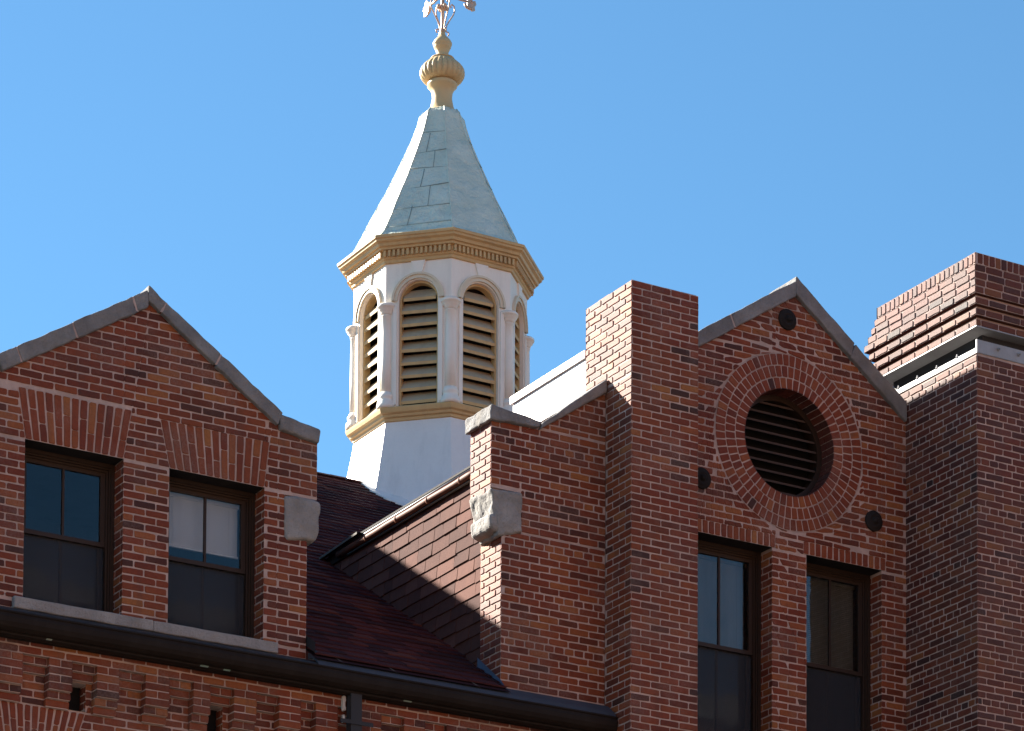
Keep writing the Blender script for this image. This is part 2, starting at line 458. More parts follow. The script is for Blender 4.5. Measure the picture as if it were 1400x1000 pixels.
def flat_arch(mb, pl, B0, B1, T0, T1, n, mat, splits=(0.36, 0.62)):
    """fanned bricks on end; the cross joint alternates"""
    mortar_poly(mb, pl, [B0, B1, T1, T0])
    w = math.hypot(B1[0] - B0[0], B1[1] - B0[1]) / n; h = T0[1] - B0[1]
    js = JT * 0.55 / w / 2 * 1.75; jt = JT * 0.55 / max(h, 0.1)
    for i in range(n):
        s0, s1 = i / n + js / n * 1.2, (i + 1) / n - js / n * 1.2
        cuts = [0.0, splits[i % 2], 1.0] if splits else [0.0, 1.0]
        for k in range(len(cuts) - 1):
            one_brick(mb, pl, quad_at(B0, B1, T0, T1, s0, s1, cuts[k] + jt * 0.5, cuts[k + 1] - jt * 0.5), mat, 0.008, min(1, max(0, random.gauss(0.62, 0.2))))

def brick_ring(mb, pl, cx, cz, r0, r1, n, mat, a_off=0.0):
    m = 96
    vs = []
    for i in range(m):
        a = 2 * math.pi * i / m
        vs += [pl.P(cx + r0 * math.cos(a), cz + r0 * math.sin(a), -0.0065), pl.P(cx + r1 * math.cos(a), cz + r1 * math.sin(a), -0.0065)]
    fs = [(2 * i, 2 * i + 1, (2 * i + 3) % (2 * m), (2 * i + 2) % (2 * m)) for i in range(m)]
    if pl.flip: fs = [f[::-1] for f in fs]
    mb.add(vs, fs, M_MORTAR)
    for i in range(n):
        a0 = 2 * math.pi * (i + a_off) / n; a1 = 2 * math.pi * (i + 1 + a_off) / n
        g0 = 0.0066 / r0; g1 = 0.0072 / r1
        p = [(cx + (r0 + 0.004) * math.cos(a0 + g0), cz + (r0 + 0.004) * math.sin(a0 + g0)), (cx + (r1 - 0.0065) * math.cos(a0 + g1), cz + (r1 - 0.0065) * math.sin(a0 + g1)),
             (cx + (r1 - 0.0065) * math.cos(a1 - g1), cz + (r1 - 0.0065) * math.sin(a1 - g1)), (cx + (r0 + 0.004) * math.cos(a1 - g0), cz + (r0 + 0.004) * math.sin(a1 - g0))]
        one_brick(mb, pl, p, mat, 0.0065, min(1, max(0, random.gauss(0.58, 0.2))), 0.0015, 0.005)

# ================================================================== the place
W = 26.28                                            # plane of the gabled walls
gm = bpy.data.meshes.new('ground'); gm.from_pydata([(-600, -600, 0), (600, -600, 0), (600, 600, 0), (-600, 600, 0)], [], [(0, 1, 2, 3)])
g = bpy.data.objects.new('ground', gm); COL.objects.link(g); g['kind'] = 'structure'
m, t, b = new_mat('worn_paving'); nn = noise_tex(t, 3, 6, 0.7)
t.links.new(mixc(t, nn, (0.06, 0.055, 0.05), (0.11, 0.10, 0.09)), b.inputs['Base Color']); b.inputs['Roughness'].default_value = 0.9; gm.materials.append(m)

B = thing('brick_building', (16, 30, 0), 'red brick building with stone-coped gables, brick chimneys and a maroon shingle roof', 'building')
def part(mb, name, parent=None, label=None):
    o = mb.build(name, parent or B, B)
    if label: o['label'] = label
    return o

# ------------------------------------------------------------------ windows
def window(x0, x1, z0, z1, meet, name_label=None, blind=None, reveal_mat=None):
    """double-hung sash window set back in its brick opening"""
    f = MB()
    def ring(a, y0, y1, w, wb=None, x0_=x0, x1_=x1, z0_=z0, z1_=z1):
        X0, X1, Z0, Z1 = x0_ + a, x1_ - a, z0_ + a * 0.4, z1_ - a
        wb = w if wb is None else wb
        box(f, X0, X0 + w, y0, y1, Z0, Z1, M_FRAME); box(f, X1 - w, X1, y0, y1, Z0, Z1, M_FRAME)
        box(f, X0 + w, X1 - w, y0 + 0.001, y1, Z1 - w, Z1, M_FRAME); box(f, X0 + w, X1 - w, y0 + 0.001, y1, Z0, Z0 + wb, M_FRAME)
    ring(0.0, W + 0.19, W + 0.36, 0.032, 0.02)
    ring(0.0325, W + 0.205, W + 0.355, 0.016, 0.02)
    ring(0.049, W + 0.222, W + 0.35, 0.018, 0.02)
    fr = part(f, 'window', None, name_label)
    def sash(yy, za, zb, bot, top, nm):
        s = MB(); a = 0.0675; w = 0.042
        X0, X1 = x0 + a, x1 - a
        box(s, X0, X0 + w, yy, yy + 0.035, za, zb, M_FRAME); box(s, X1 - w, X1, yy, yy + 0.035, za, zb, M_FRAME)
        box(s, X0 + w, X1 - w, yy + 0.001, yy + 0.034, za, za + bot, M_FRAME); box(s, X0 + w, X1 - w, yy + 0.001, yy + 0.034, zb - top, zb, M_FRAME)
        xm = (x0 + x1) / 2
        box(s, xm - 0.010, xm + 0.010, yy + 0.004, yy + 0.03, za + bot, zb - top, M_FRAME)
        part(s, nm, fr)
        gmb = MB(); box(gmb, X0 + w - 0.004, X1 - w + 0.004, yy + 0.016, yy + 0.019, za + bot - 0.004, zb - top + 0.004, M_GLASS)
        part(gmb, 'glass_pane', fr)
        return X0 + w, X1 - w
    a = 0.0675
    gx0, gx1 = sash(W + 0.235, meet, z1 - a, 0.038, 0.035, 'upper_sash')
    sash(W + 0.275, z0 + 0.03, meet + 0.036, 0.085, 0.034, 'lower_sash')
    sc = MB(); box(sc, x0 + a, x1 - a, W + 0.262, W + 0.2635, z0 + 0.04, meet - 0.002, M_SCREEN); part(sc, 'insect_screen', fr)
    if blind:
        bm_, zb, tilt = blind
        s = MB(); z = z1 - a - 0.02; box(s, gx0 - 0.02, gx1 + 0.02, W + 0.325, W + 0.36, z - 0.03, z + 0.01, bm_); z -= 0.035
        while z > zb:
            h = 0.021
            c, sn = math.cos(tilt) * h / 2, math.sin(tilt) * h / 2
            v = [(gx0 - 0.01, W + 0.34 - c, z - sn), (gx1 + 0.01, W + 0.34 - c, z - sn), (gx1 + 0.01, W + 0.34 + c, z + sn), (gx0 - 0.01, W + 0.34 + c, z + sn)]
            s.add(v + [(p[0], p[1], p[2] + 0.0015) for p in v], [(3, 2, 1, 0), (4, 5, 6, 7), (0, 1, 5, 4), (1, 2, 6, 5), (2, 3, 7, 6), (3, 0, 4, 7)], bm_)
            z -= 0.0195
        box(s, gx0 - 0.015, gx1 + 0.015, W + 0.33, W + 0.352, z - 0.012, z + 0.006, bm_)
        for xs in (gx0 + 0.08, gx1 - 0.08): box(s, xs - 0.001, xs + 0.001, W + 0.3245, W + 0.326, z, z1 - a - 0.03, bm_)
        part(s, 'blind', fr)
    # brick lined reveals belong to the wall: returned as a mesh piece
    return fr

def reveals(mb, x0, x1, z0, z1, mat, d=0.26):
    brick_face(mb, leftf(x1), W + 0.0085, W + d, z0, z1, mat=mat, header=None, off=0.04)
    brick_face(mb, rightf(x0), W + 0.0085, W + d, z0, z1, mat=mat, header=None, off=0.04)
    mb.add([(x0, W + 0.008, z1), (x1, W + 0.008, z1), (x1, W + d, z1), (x0, W + d, z1)], [(0, 1, 2, 3)], M_IRON)

# ------------------------------------------------------------------ left gable
def build_left_gable():
    wins = [(10.722, 11.628, 10.635, 12.01), (12.058, 12.974, 10.635, 12.01)]
    arches = [((10.722, 12.012), (11.628, 12.012), (10.648, 12.447), (11.702, 12.447)), ((12.058, 12.012), (12.974, 12.012), (11.962, 12.425), (13.024, 12.425))]
    holes = [rect(*w) for w in wins] + [convex([a[0], a[1], a[3], a[2]]) for a in arches]
    holes.append(above((10.47, 12.62), (11.852, 13.48), [(1, 0, 11.852), (0, -1, -12.59)]))
    holes.append(above((11.852, 13.48), (13.21, 12.575), [(-1, 0, -11.852), (0, -1, -12.575)]))
    holes.append(rect(10.624, 13.10, 10.54, 10.637))
    holes.append(rect(13.17, 13.6, 11.6, 11.985))
    mb = MB(); pl = front(W)
    brick_face(mb, pl, 10.21, 13.49, 11.99, 13.6, holes, off=0.12, header=None)
    brick_face(mb, pl, 10.31, 13.395, 10.53, 11.99, holes, off=0.12, header=None)
    for w in wins: reveals(mb, *w, M_BRICK)
    brick_face(mb, rightf(13.49), W + .008, W + 0.39, 11.99, 12.575, header=None)
    brick_face(mb, rightf(13.395), W + .008, W + 0.39, 10.6, 11.99, header=None)
    brick_face(mb, leftf(10.21), W + .008, W + 0.39, 11.99, 12.58, header=None)
    # solid core behind the face so no light passes
    w_ = part(mb, 'gable_wall', None, 'brick gable wall with two sash windows under fanned flat arches')
    core = MB()
    for (xa, xb, za, zb) in ((10.22, 10.722, 10.6, 12.0), (11.628, 12.058, 10.6, 12.0), (12.974, 13.385, 10.6, 12.0), (10.22, 13.48, 12.02, 12.5)):
        box(core, xa + .015, xb - .015, W + 0.03, W + 0.38, za, zb, M_MORTAR)
    v = [(10.6, 12.5), (13.1, 12.5), (11.852, 13.38)]
    core.add([(x, W + 0.03, z) for x, z in v] + [(x, W + 0.38, z) for x, z in v], [(0, 1, 2), (5, 4, 3), (0, 3, 4, 1), (1, 4, 5, 2), (2, 5, 3, 0)], M_MORTAR)
    part(core, 'inner_brickwork', w_)
    for a in arches:
        am = MB(); flat_arch(am, pl, a[0], a[1], a[2], a[3], 13, M_BRICK); part(am, 'flat_arch', w_)
    sm = MB()
    stone(sm, 10.624, 11.9, W - 0.05, W + 0.24, 10.535, 10.634, nx=10, seed=1, mat=M_STONE2, amp=0.005); stone(sm, 11.903, 13.098, W - 0.05, W + 0.24, 10.535, 10.634, nx=10, seed=2, mat=M_STONE2, amp=0.005)
    part(sm, 'stone_sill', w_)
    km = MB()
    hexa(km, [(13.17, W - 0.03, 11.575), (13.485, W - 0.03, 11.615), (13.17, W + 0.4, 11.575), (13.485, W + 0.4, 11.615), (13.172, W - 0.03, 11.982), (13.535, W - 0.03, 11.982), (13.172, W + 0.4, 11.982), (13.535, W + 0.4, 11.982)], M_STONE2, 9, 7, 9, 0.04, 0.017, 7, 3)
    part(km, 'corbel_stone', w_)
    cm = MB()
    Y0, Y1 = W - 0.045, W + 0.43; dx, dz = -0.03, -0.022
    tl = lambda x: 12.714 + (x - 10.49) * 0.622 + dz; ul = lambda x: 12.555 + (x - 10.49) * 0.624 + dz
    tr = lambda x: 13.561 - (x - 11.852) * 0.664 + dz; ur = lambda x: 13.418 - (x - 11.868) * 0.679 + dz
    def slope_stone(x0, x1, T, Uf, k, gap=0.005, ends=(0, 0)):
        p = 0.045
        xa, xb = x0 + gap, x1 - gap
        sgn = 1 if T(x1) > T(x0) else -1
        c0 = (xa + sgn * p * ends[0], xb + sgn * p * ends[1])
        hexa(cm, [(c0[0], Y0, Uf(c0[0])), (c0[1], Y0, Uf(c0[1])), (c0[0], Y1, Uf(c0[0])), (c0[1], Y1, Uf(c0[1])), (xa, Y0, T(xa)), (xb, Y0, T(xb)), (xa, Y1, T(xa)), (xb, Y1, T(xb))], M_STONE, 10, 4, 3, 0.012, 0.0095, 8, k)
    sl = [10.47, 10.647, 11.151, 11.706]
    for k in range(3): slope_stone(sl[k] + dx, sl[k + 1] + dx, tl, ul, 10 + k, ends=(1, 1))
    slope_stone(11.706 + dx, 11.852 + dx, tl, ul, 20, 0.0, ends=(1, 0))
    slope_stone(11.852 + dx, 12.02 + dx, tr, ur, 21, 0.0, ends=(0, 1))
    sr = [12.02, 12.546, 13.16, 13.235]
    for k in range(2): slope_stone(sr[k] + dx, sr[k + 1] + dx, tr, ur, 30 + k, ends=(1, 1))
    hexa(cm, [(13.10, Y0, 12.545), (13.49, Y0, 12.487), (13.10, Y1, 12.545), (13.49, Y1, 12.487), (13.10, Y0, 12.685), (13.505, Y0, 12.622), (13.10, Y1, 12.685), (13.505, Y1, 12.622)], M_STONE, 8, 5, 4, 0.025, 0.007, 8, 40)
    hexa(cm, [(10.12, Y0, 12.50), (10.45, Y0, 12.53), (10.12, Y1, 12.50), (10.45, Y1, 12.53), (10.12, Y0, 12.64), (10.44, Y0, 12.675), (10.12, Y1, 12.64), (10.44, Y1, 12.675)], M_STONE, 8, 5, 4, 0.025, 0.007, 8, 41)
    # pale pointing in the coping joints
    for x, T, Uf, s in ((10.647, tl, ul, 1), (11.151, tl, ul, 1), (11.706, tl, ul, 1), (12.02, tr, ur, -1), (12.546, tr, ur, -1)):
        xx = x + dx
        cm.add([(xx - .012 + s * .045, Y0 + .006, Uf(xx + s * .045) + .004), (xx + .012 + s * .045, Y0 + .006, Uf(xx + s * .045) + .004), (xx + .012, Y0 + .006, T(xx) - .006), (xx - .012, Y0 + .006, T(xx) - .006)], [(0, 1, 2, 3)], M_MORTAR)
        cm.add([(xx - .012, Y0 + .006, T(xx - .012) - .006), (xx + .012, Y0 + .006, T(xx + .012) - .006), (xx + .012, Y1 - .01, T(xx + .012) - .006), (xx - .012, Y1 - .01, T(xx - .012) - .006)], [(0, 1, 2, 3)], M_MORTAR)
    part(cm, 'coping', w_)
    window(*wins[0], 11.29, 'sash window of the left gable, dark glass without a blind')
    window(*wins[1], 11.29, 'sash window with a white blind half drawn behind its upper sash', (M_BLIND, 11.46, rad(74)))
build_left_gable()

# ------------------------------------------------------------------ right gable with shoulder, round vent and two windows
def build_right_gable():
    wins = [(17.494, 18.396, 10.42, 12.433), (18.80, 19.702, 10.42, 12.433)]
    heads = [((17.45, 12.437), (18.436, 12.437), (17.45, 12.563), (18.436, 12.563)), ((18.762, 12.437), (19.752, 12.437), (18.762, 12.563), (19.752, 12.563))]
    cx, cz = 18.60, 13.498
    circ = convex([(cx + 0.868 * math.cos(2 * math.pi * i / 56), cz + 0.868 * math.sin(2 * math.pi * i / 56)) for i in range(56)])
    wh = [rect(*w) for w in wins] + [rect(h[0][0], h[1][0], h[0][1] - .004, h[2][1]) for h in heads] + [circ]
    wh.append(above((17.243, 14.09), (18.66, 15.03), [(1, 0, 18.66)])); wh.append(above((18.66, 15.03), (20.0, 14.07), [(-1, 0, -18.66)]))
    mb = MB(); pl = front(W)
    brick_face(mb, pl, 17.2, 20.0, 8.8, 15.2, wh, off=0.05, header=None)
    for w in wins: reveals(mb, *w, M_BRICK)
    sh = [above((15.81, 13.16), (16.60, 13.70), [(0, -1, -13.115), (-1, 0, -15.74)]), rect(15.2, 15.745, 13.1, 13.9), rect(15.2, 15.595, 12.06, 12.445)]
    brick_face(mb, pl, 15.271, 16.505, 12.077, 13.8, sh, off=0.03, header=6)
    brick_face(mb, pl, 15.385, 16.505, 10.575, 12.077, sh, off=0.03, header=6)
    brick_face(mb, leftf(15.271), W + 0.0085, W + 0.39, 12.4, 13.1, header=None, off=0.08)
    brick_face(mb, leftf(15.385), W + 0.0085, W + 0.39, 10.6, 12.06, header=None, off=0.08)
    w_ = part(mb, 'gable_wall', None, 'brick gable wall with a round louvred vent and a stone shoulder')
    core = MB()
    box(core, 15.30, 16.49, W + 0.03, W + 0.375, 12.1, 13.06, M_MORTAR); box(core, 15.41, 16.49, W + 0.03, W + 0.375, 8.8, 12.1, M_MORTAR)
    core.add([(x, y, z) for y in (W + .03, W + .375) for x, z in ((15.8, 13.06), (16.49, 13.06), (16.49, 13.55))], [(0, 1, 2), (5, 4, 3), (0, 3, 4, 1), (1, 4, 5, 2), (2, 5, 3, 0)], M_MORTAR)
    for (xa, xb, za, zb) in ((17.25, 17.494, 8.8, 12.6), (18.396, 18.80, 8.8, 12.6), (19.702, 19.99, 8.8, 12.6), (17.25, 18.01, 12.62, 14.0), (19.2, 19.99, 12.62, 13.95), (18.0, 19.21, 12.56, 12.9), (17.494, 18.396, 8.8, 10.4), (18.8, 19.702, 8.8, 10.4)):
        box(core, xa + .015, xb - .015, W + 0.03, W + 0.385, za, zb, M_MORTAR)
    core.add([(x, y, z) for y in (W + .03, W + .385) for x, z in ((17.33, 14.045), (19.93, 14.045), (18.66, 14.93))], [(0, 1, 2), (5, 4, 3), (0, 3, 4, 1), (1, 4, 5, 2), (2, 5, 3, 0)], M_MORTAR)
    part(core, 'inner_brickwork', w_)
    for h in heads:
        hm = MB(); flat_arch(hm, pl, h[0], h[1], h[2], h[3], 14, M_BRICK, None); part(hm, 'soldier_course', w_)
    rm = MB()
    for (r0, r1, n, o) in ((0.522, 0.634, 50, 0), (0.636, 0.749, 60, .3), (0.751, 0.864, 70, .6)): brick_ring(rm, pl, cx, cz, r0, r1, n, M_BRICK, o)
    n = 50                                            # brick lining of the round opening
    vs = []; fs = []
    for i in range(96):
        a = 2 * math.pi * i / 96
        for y in (W + 0.006, W + 0.25): vs.append((cx + 0.530 * math.cos(a), y, cz + 0.530 * math.sin(a)))
    for i in range(96): fs.append((2 * i, 2 * i + 1, (2 * i + 3) % 192, (2 * i + 2) % 192))
    rm.add(vs, [f[::-1] for f in fs], M_MORTAR)
    for i in range(n):
        a0 = 2 * math.pi * (i + 0.06) / n; a1 = 2 * math.pi * (i + 0.92) / n; r_ = random.random()
        for ya, yb in ((W + 0.002, W + 0.118), (W + 0.128, W + 0.24)):
            v = []
            for a, rr in ((a0, .532), (a0, .522), (a1, .522), (a1, .532)):
                for y in (ya, yb): v.append((cx + rr * math.cos(a), y, cz + rr * math.sin(a)))
            rm.add(v, [(0, 2, 3, 1), (2, 4, 5, 3), (4, 6, 7, 5), (0, 6, 4, 2), (1, 3, 5, 7)], M_BRICK2, r_ * .6)  # darker brick carries the shade inside the opening
    part(rm, 'brick_ring', w_)
    # louvred vent
    fm = MB(); vs = []; fs = []; nn_ = 64
    for i in range(nn_):
        a = 2 * math.pi * i / nn_
        for rr, y in ((0.528, W + 0.2), (0.470, W + 0.2), (0.470, W + 0.33), (0.528, W + 0.33)): vs.append((cx + rr * math.cos(a), y, cz + rr * math.sin(a)))
    for i in range(nn_):
        j = (i + 1) % nn_
        for k in range(4):
            l = (k + 1) % 4; fs.append((4 * i + k, 4 * i + l, 4 * j + l, 4 * j + k))
    fm.add(vs, fs, M_FRAME, .5, False)
    vent = part(fm, 'round_vent')
    for k in range(10):
        z = cz - 0.42 + k * 0.0945; half = math.sqrt(max(0.02, 0.478 ** 2 - (z - cz) ** 2)); s = MB()
        v = [(-half, 0.215, z - 0.010), (half, 0.215, z - 0.010), (half, 0.215, z + 0.010), (-half, 0.215, z + 0.010), (-half, 0.31, z + 0.028), (half, 0.31, z + 0.028), (half, 0.31, z + 0.048), (-half, 0.31, z + 0.048)]
        s.add([(cx + x, W + y, zz) for x, y, zz in v], [(0, 1, 2, 3), (3, 2, 6, 7), (1, 0, 4, 5), (5, 4, 7, 6), (0, 3, 7, 4), (1, 5, 6, 2)], M_SLATW)
        part(s, 'louvre_slat', vent)
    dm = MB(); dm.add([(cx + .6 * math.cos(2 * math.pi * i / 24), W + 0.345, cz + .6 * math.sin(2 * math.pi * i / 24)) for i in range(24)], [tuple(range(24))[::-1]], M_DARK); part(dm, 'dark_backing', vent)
    # copings
    cm = MB(); Y0, Y1 = W - 0.045, W + 0.43; dx, dz = -0.03, -0.022
    tl = lambda x: 14.403 + (x - 17.548) * 0.650 + dz; ul = lambda x: 14.246 + (x - 17.552) * 0.654 + dz
    tr = lambda x: 15.134 - (x - 18.677) * 0.735 + dz; ur = lambda x: 14.971 - (x - 18.66) * 0.748 + dz
    def ss(x0, x1, T, Uf, k, gap=0.004, e=(1, 1)):
        sg = 1 if T(x1) > T(x0) else -1; xa, xb = x0 + gap, x1 - gap; ca, cb = xa + sg * .055 * e[0], xb + sg * .055 * e[1]
        hexa(cm, [(ca, Y0, Uf(ca)), (cb, Y0, Uf(cb)), (ca, Y1, Uf(ca)), (cb, Y1, Uf(cb)), (xa, Y0, T(xa)), (xb, Y0, T(xb)), (xa, Y1, T(xa)), (xb, Y1, T(xb))], M_STONE, 12, 4, 3, 0.012, 0.008, 8, k)
    ss(17.246, 17.91 + dx, tl, ul, 50, e=(0, 1)); ss(17.91 + dx, 18.675 + dx, tl, ul, 51, 0.0, (1, 0)); ss(18.675 + dx, 19.35, tr, ur, 52, 0.0, (0, 1)); ss(19.35, 19.985, tr, ur, 53, e=(1, 0))
    xx = 17.91 + dx
    cm.add([(xx + .042, Y0 + .005, ul(xx + .055) + .004), (xx + .068, Y0 + .005, ul(xx + .055) + .004), (xx + .012, Y0 + .005, tl(xx) - .006), (xx - .012, Y0 + .005, tl(xx) - .006)], [(0, 1, 2, 3)], M_MORTAR)
    part(cm, 'coping', w_)
    cm = MB()                                         # shoulder and its sloping stone
    hexa(cm, [(15.235, Y0, 13.055), (15.76, Y0, 13.075), (15.225, Y1, 13.055), (15.76, Y1, 13.075), (15.245, Y0, 13.205), (15.79, Y0, 13.135), (15.235, Y1, 13.205), (15.79, Y1, 13.135)], M_STONE, 16, 14, 7, 0.02, 0.010, 9, 60)
    t2 = lambda x: 13.134 + (x - 15.795) * 0.80 + 0.0; u2 = lambda x: 13.06 + (x - 15.76) * 0.672
    hexa(cm, [(15.765, Y0, u2(15.765)), (16.497, Y0, u2(16.497)), (15.765, Y1, u2(15.765)), (16.497, Y1, u2(16.497)), (15.795, Y0, t2(15.795)), (16.497, Y0, t2(16.49)), (15.795, Y1, t2(15.795)), (16.497, Y1, t2(16.49))], M_STONE, 14, 4, 4, 0.016, 0.006, 8, 61)
    part(cm, 'shoulder_coping', w_)
    km = MB()
    hexa(km, [(15.35, W - 0.03, 12.0), (15.592, W - 0.03, 12.065), (15.35, W + 0.37, 12.0), (15.592, W + 0.37, 12.065), (15.25, W - 0.03, 12.425), (15.592, W - 0.03, 12.44), (15.235, W + 0.37, 12.425), (15.592, W + 0.37, 12.44)], M_STONE2, 14, 16, 16, 0.03, 0.016, 8, 70)
    hexa(km, [(15.262, W - 0.02, 12.06), (15.4, W - 0.02, 12.02), (15.262, W + 0.36, 12.06), (15.4, W + 0.36, 12.02), (15.252, W - 0.02, 12.2), (15.4, W - 0.02, 12.2), (15.24, W + 0.36, 12.2), (15.4, W + 0.36, 12.2)], M_STONE2, 6, 14, 8, 0.04, 0.008, 8, 71)
    part(km, 'corbel_stone', w_)
    window(*wins[0], 11.43, 'tall sash window beside the chimney, sky mirrored in its upper sash', (M_BLIND2, 11.5, rad(76)))
    window(*wins[1], 11.43, 'tall sash window beside the corbelled chimney with a dim buff blind', (M_BLIND2, 11.5, rad(66)))
    for (x, z, s) in ((18.565, 14.70, 1), (19.598, 12.905, 1), (17.575, 12.952, 1)):
        am = MB(); prof = [(0.0, -0.004), (0.102, -0.004), (0.104, 0.012), (0.096, 0.02), (0.080, 0.018), (0.072, 0.030), (0.050, 0.034), (0.045, 0.028), (0.030, 0.030), (0.028, 0.055), (0.020, 0.060), (0.0, 0.061)]
        k = 28; v = []; f = []
        for rr, d in prof:
            for i in range(k):
                a = 2 * math.pi * i / k
                q = rr * (1 + (0.035 * math.cos(8 * a) if 0.05 < rr < 0.103 else 0))
                v.append((x + q * math.cos(a), W - d, z + q * math.sin(a)))
        for j in range(len(prof) - 1):
            for i in range(k): f.append((j * k + i, j * k + (i + 1) % k, (j + 1) * k + (i + 1) % k, (j + 1) * k + i))
        am.add(v, f, M_IRON, .5, True)
        part(am, 'anchor_plate')
build_right_gable()

# ------------------------------------------------------------------ plain chimney between the shoulder and the right gable
def build_chimney():
    mb = MB(); x0, x1, y0 = 16.501, 17.243, 25.833
    zt = 14.49
    brick_face(mb, front(y0), x0, x1, 8.8, zt, off=x0 - 0.1, header=None, vz=zt - CH * 90, tone=(0.45, 0.24))
    brick_face(mb, leftf(x0), y0, W, 8.8, 13.6, off=y0, header=None, vz=zt - CH * 90)
    brick_face(mb, leftf(x0), y0, 26.64, 13.6, zt, off=y0, header=None, vz=zt - CH * 90)
    brick_face(mb, rightf(x1), y0, W, 8.8, 14.1, off=y0, header=None, vz=zt - CH * 90)
    brick_face(mb, rightf(x1), y0, 26.64, 14.1, zt, off=y0, header=None, vz=zt - CH * 90)
    brick_face(mb, backf(26.64), x0, x1, 13.3, zt, off=x0, header=None, vz=zt - CH * 90)
    box(mb, x0 + .012, x1 - .012, y0 + .012, 26.628, 13.3, zt - 0.008, M_MORTAR); box(mb, x0 + .012, x1 - .012, y0 + .012, W + .05, 8.8, 13.3, M_MORTAR)
    # uneven top course
    for i in range(4):
        for j in range(4):
            if random.random() < 0.5:
                x = x0 + .01 + i * .18; y = y0 + .01 + j * .2
                box(mb, x, x + .17, y, y + .19, zt - 0.006, zt + random.uniform(0.002, 0.008), M_BRICK, random.random())
    part(mb, 'chimney', None, 'plain square brick chimney rising between the stone shoulder and the right gable')
build_chimney()

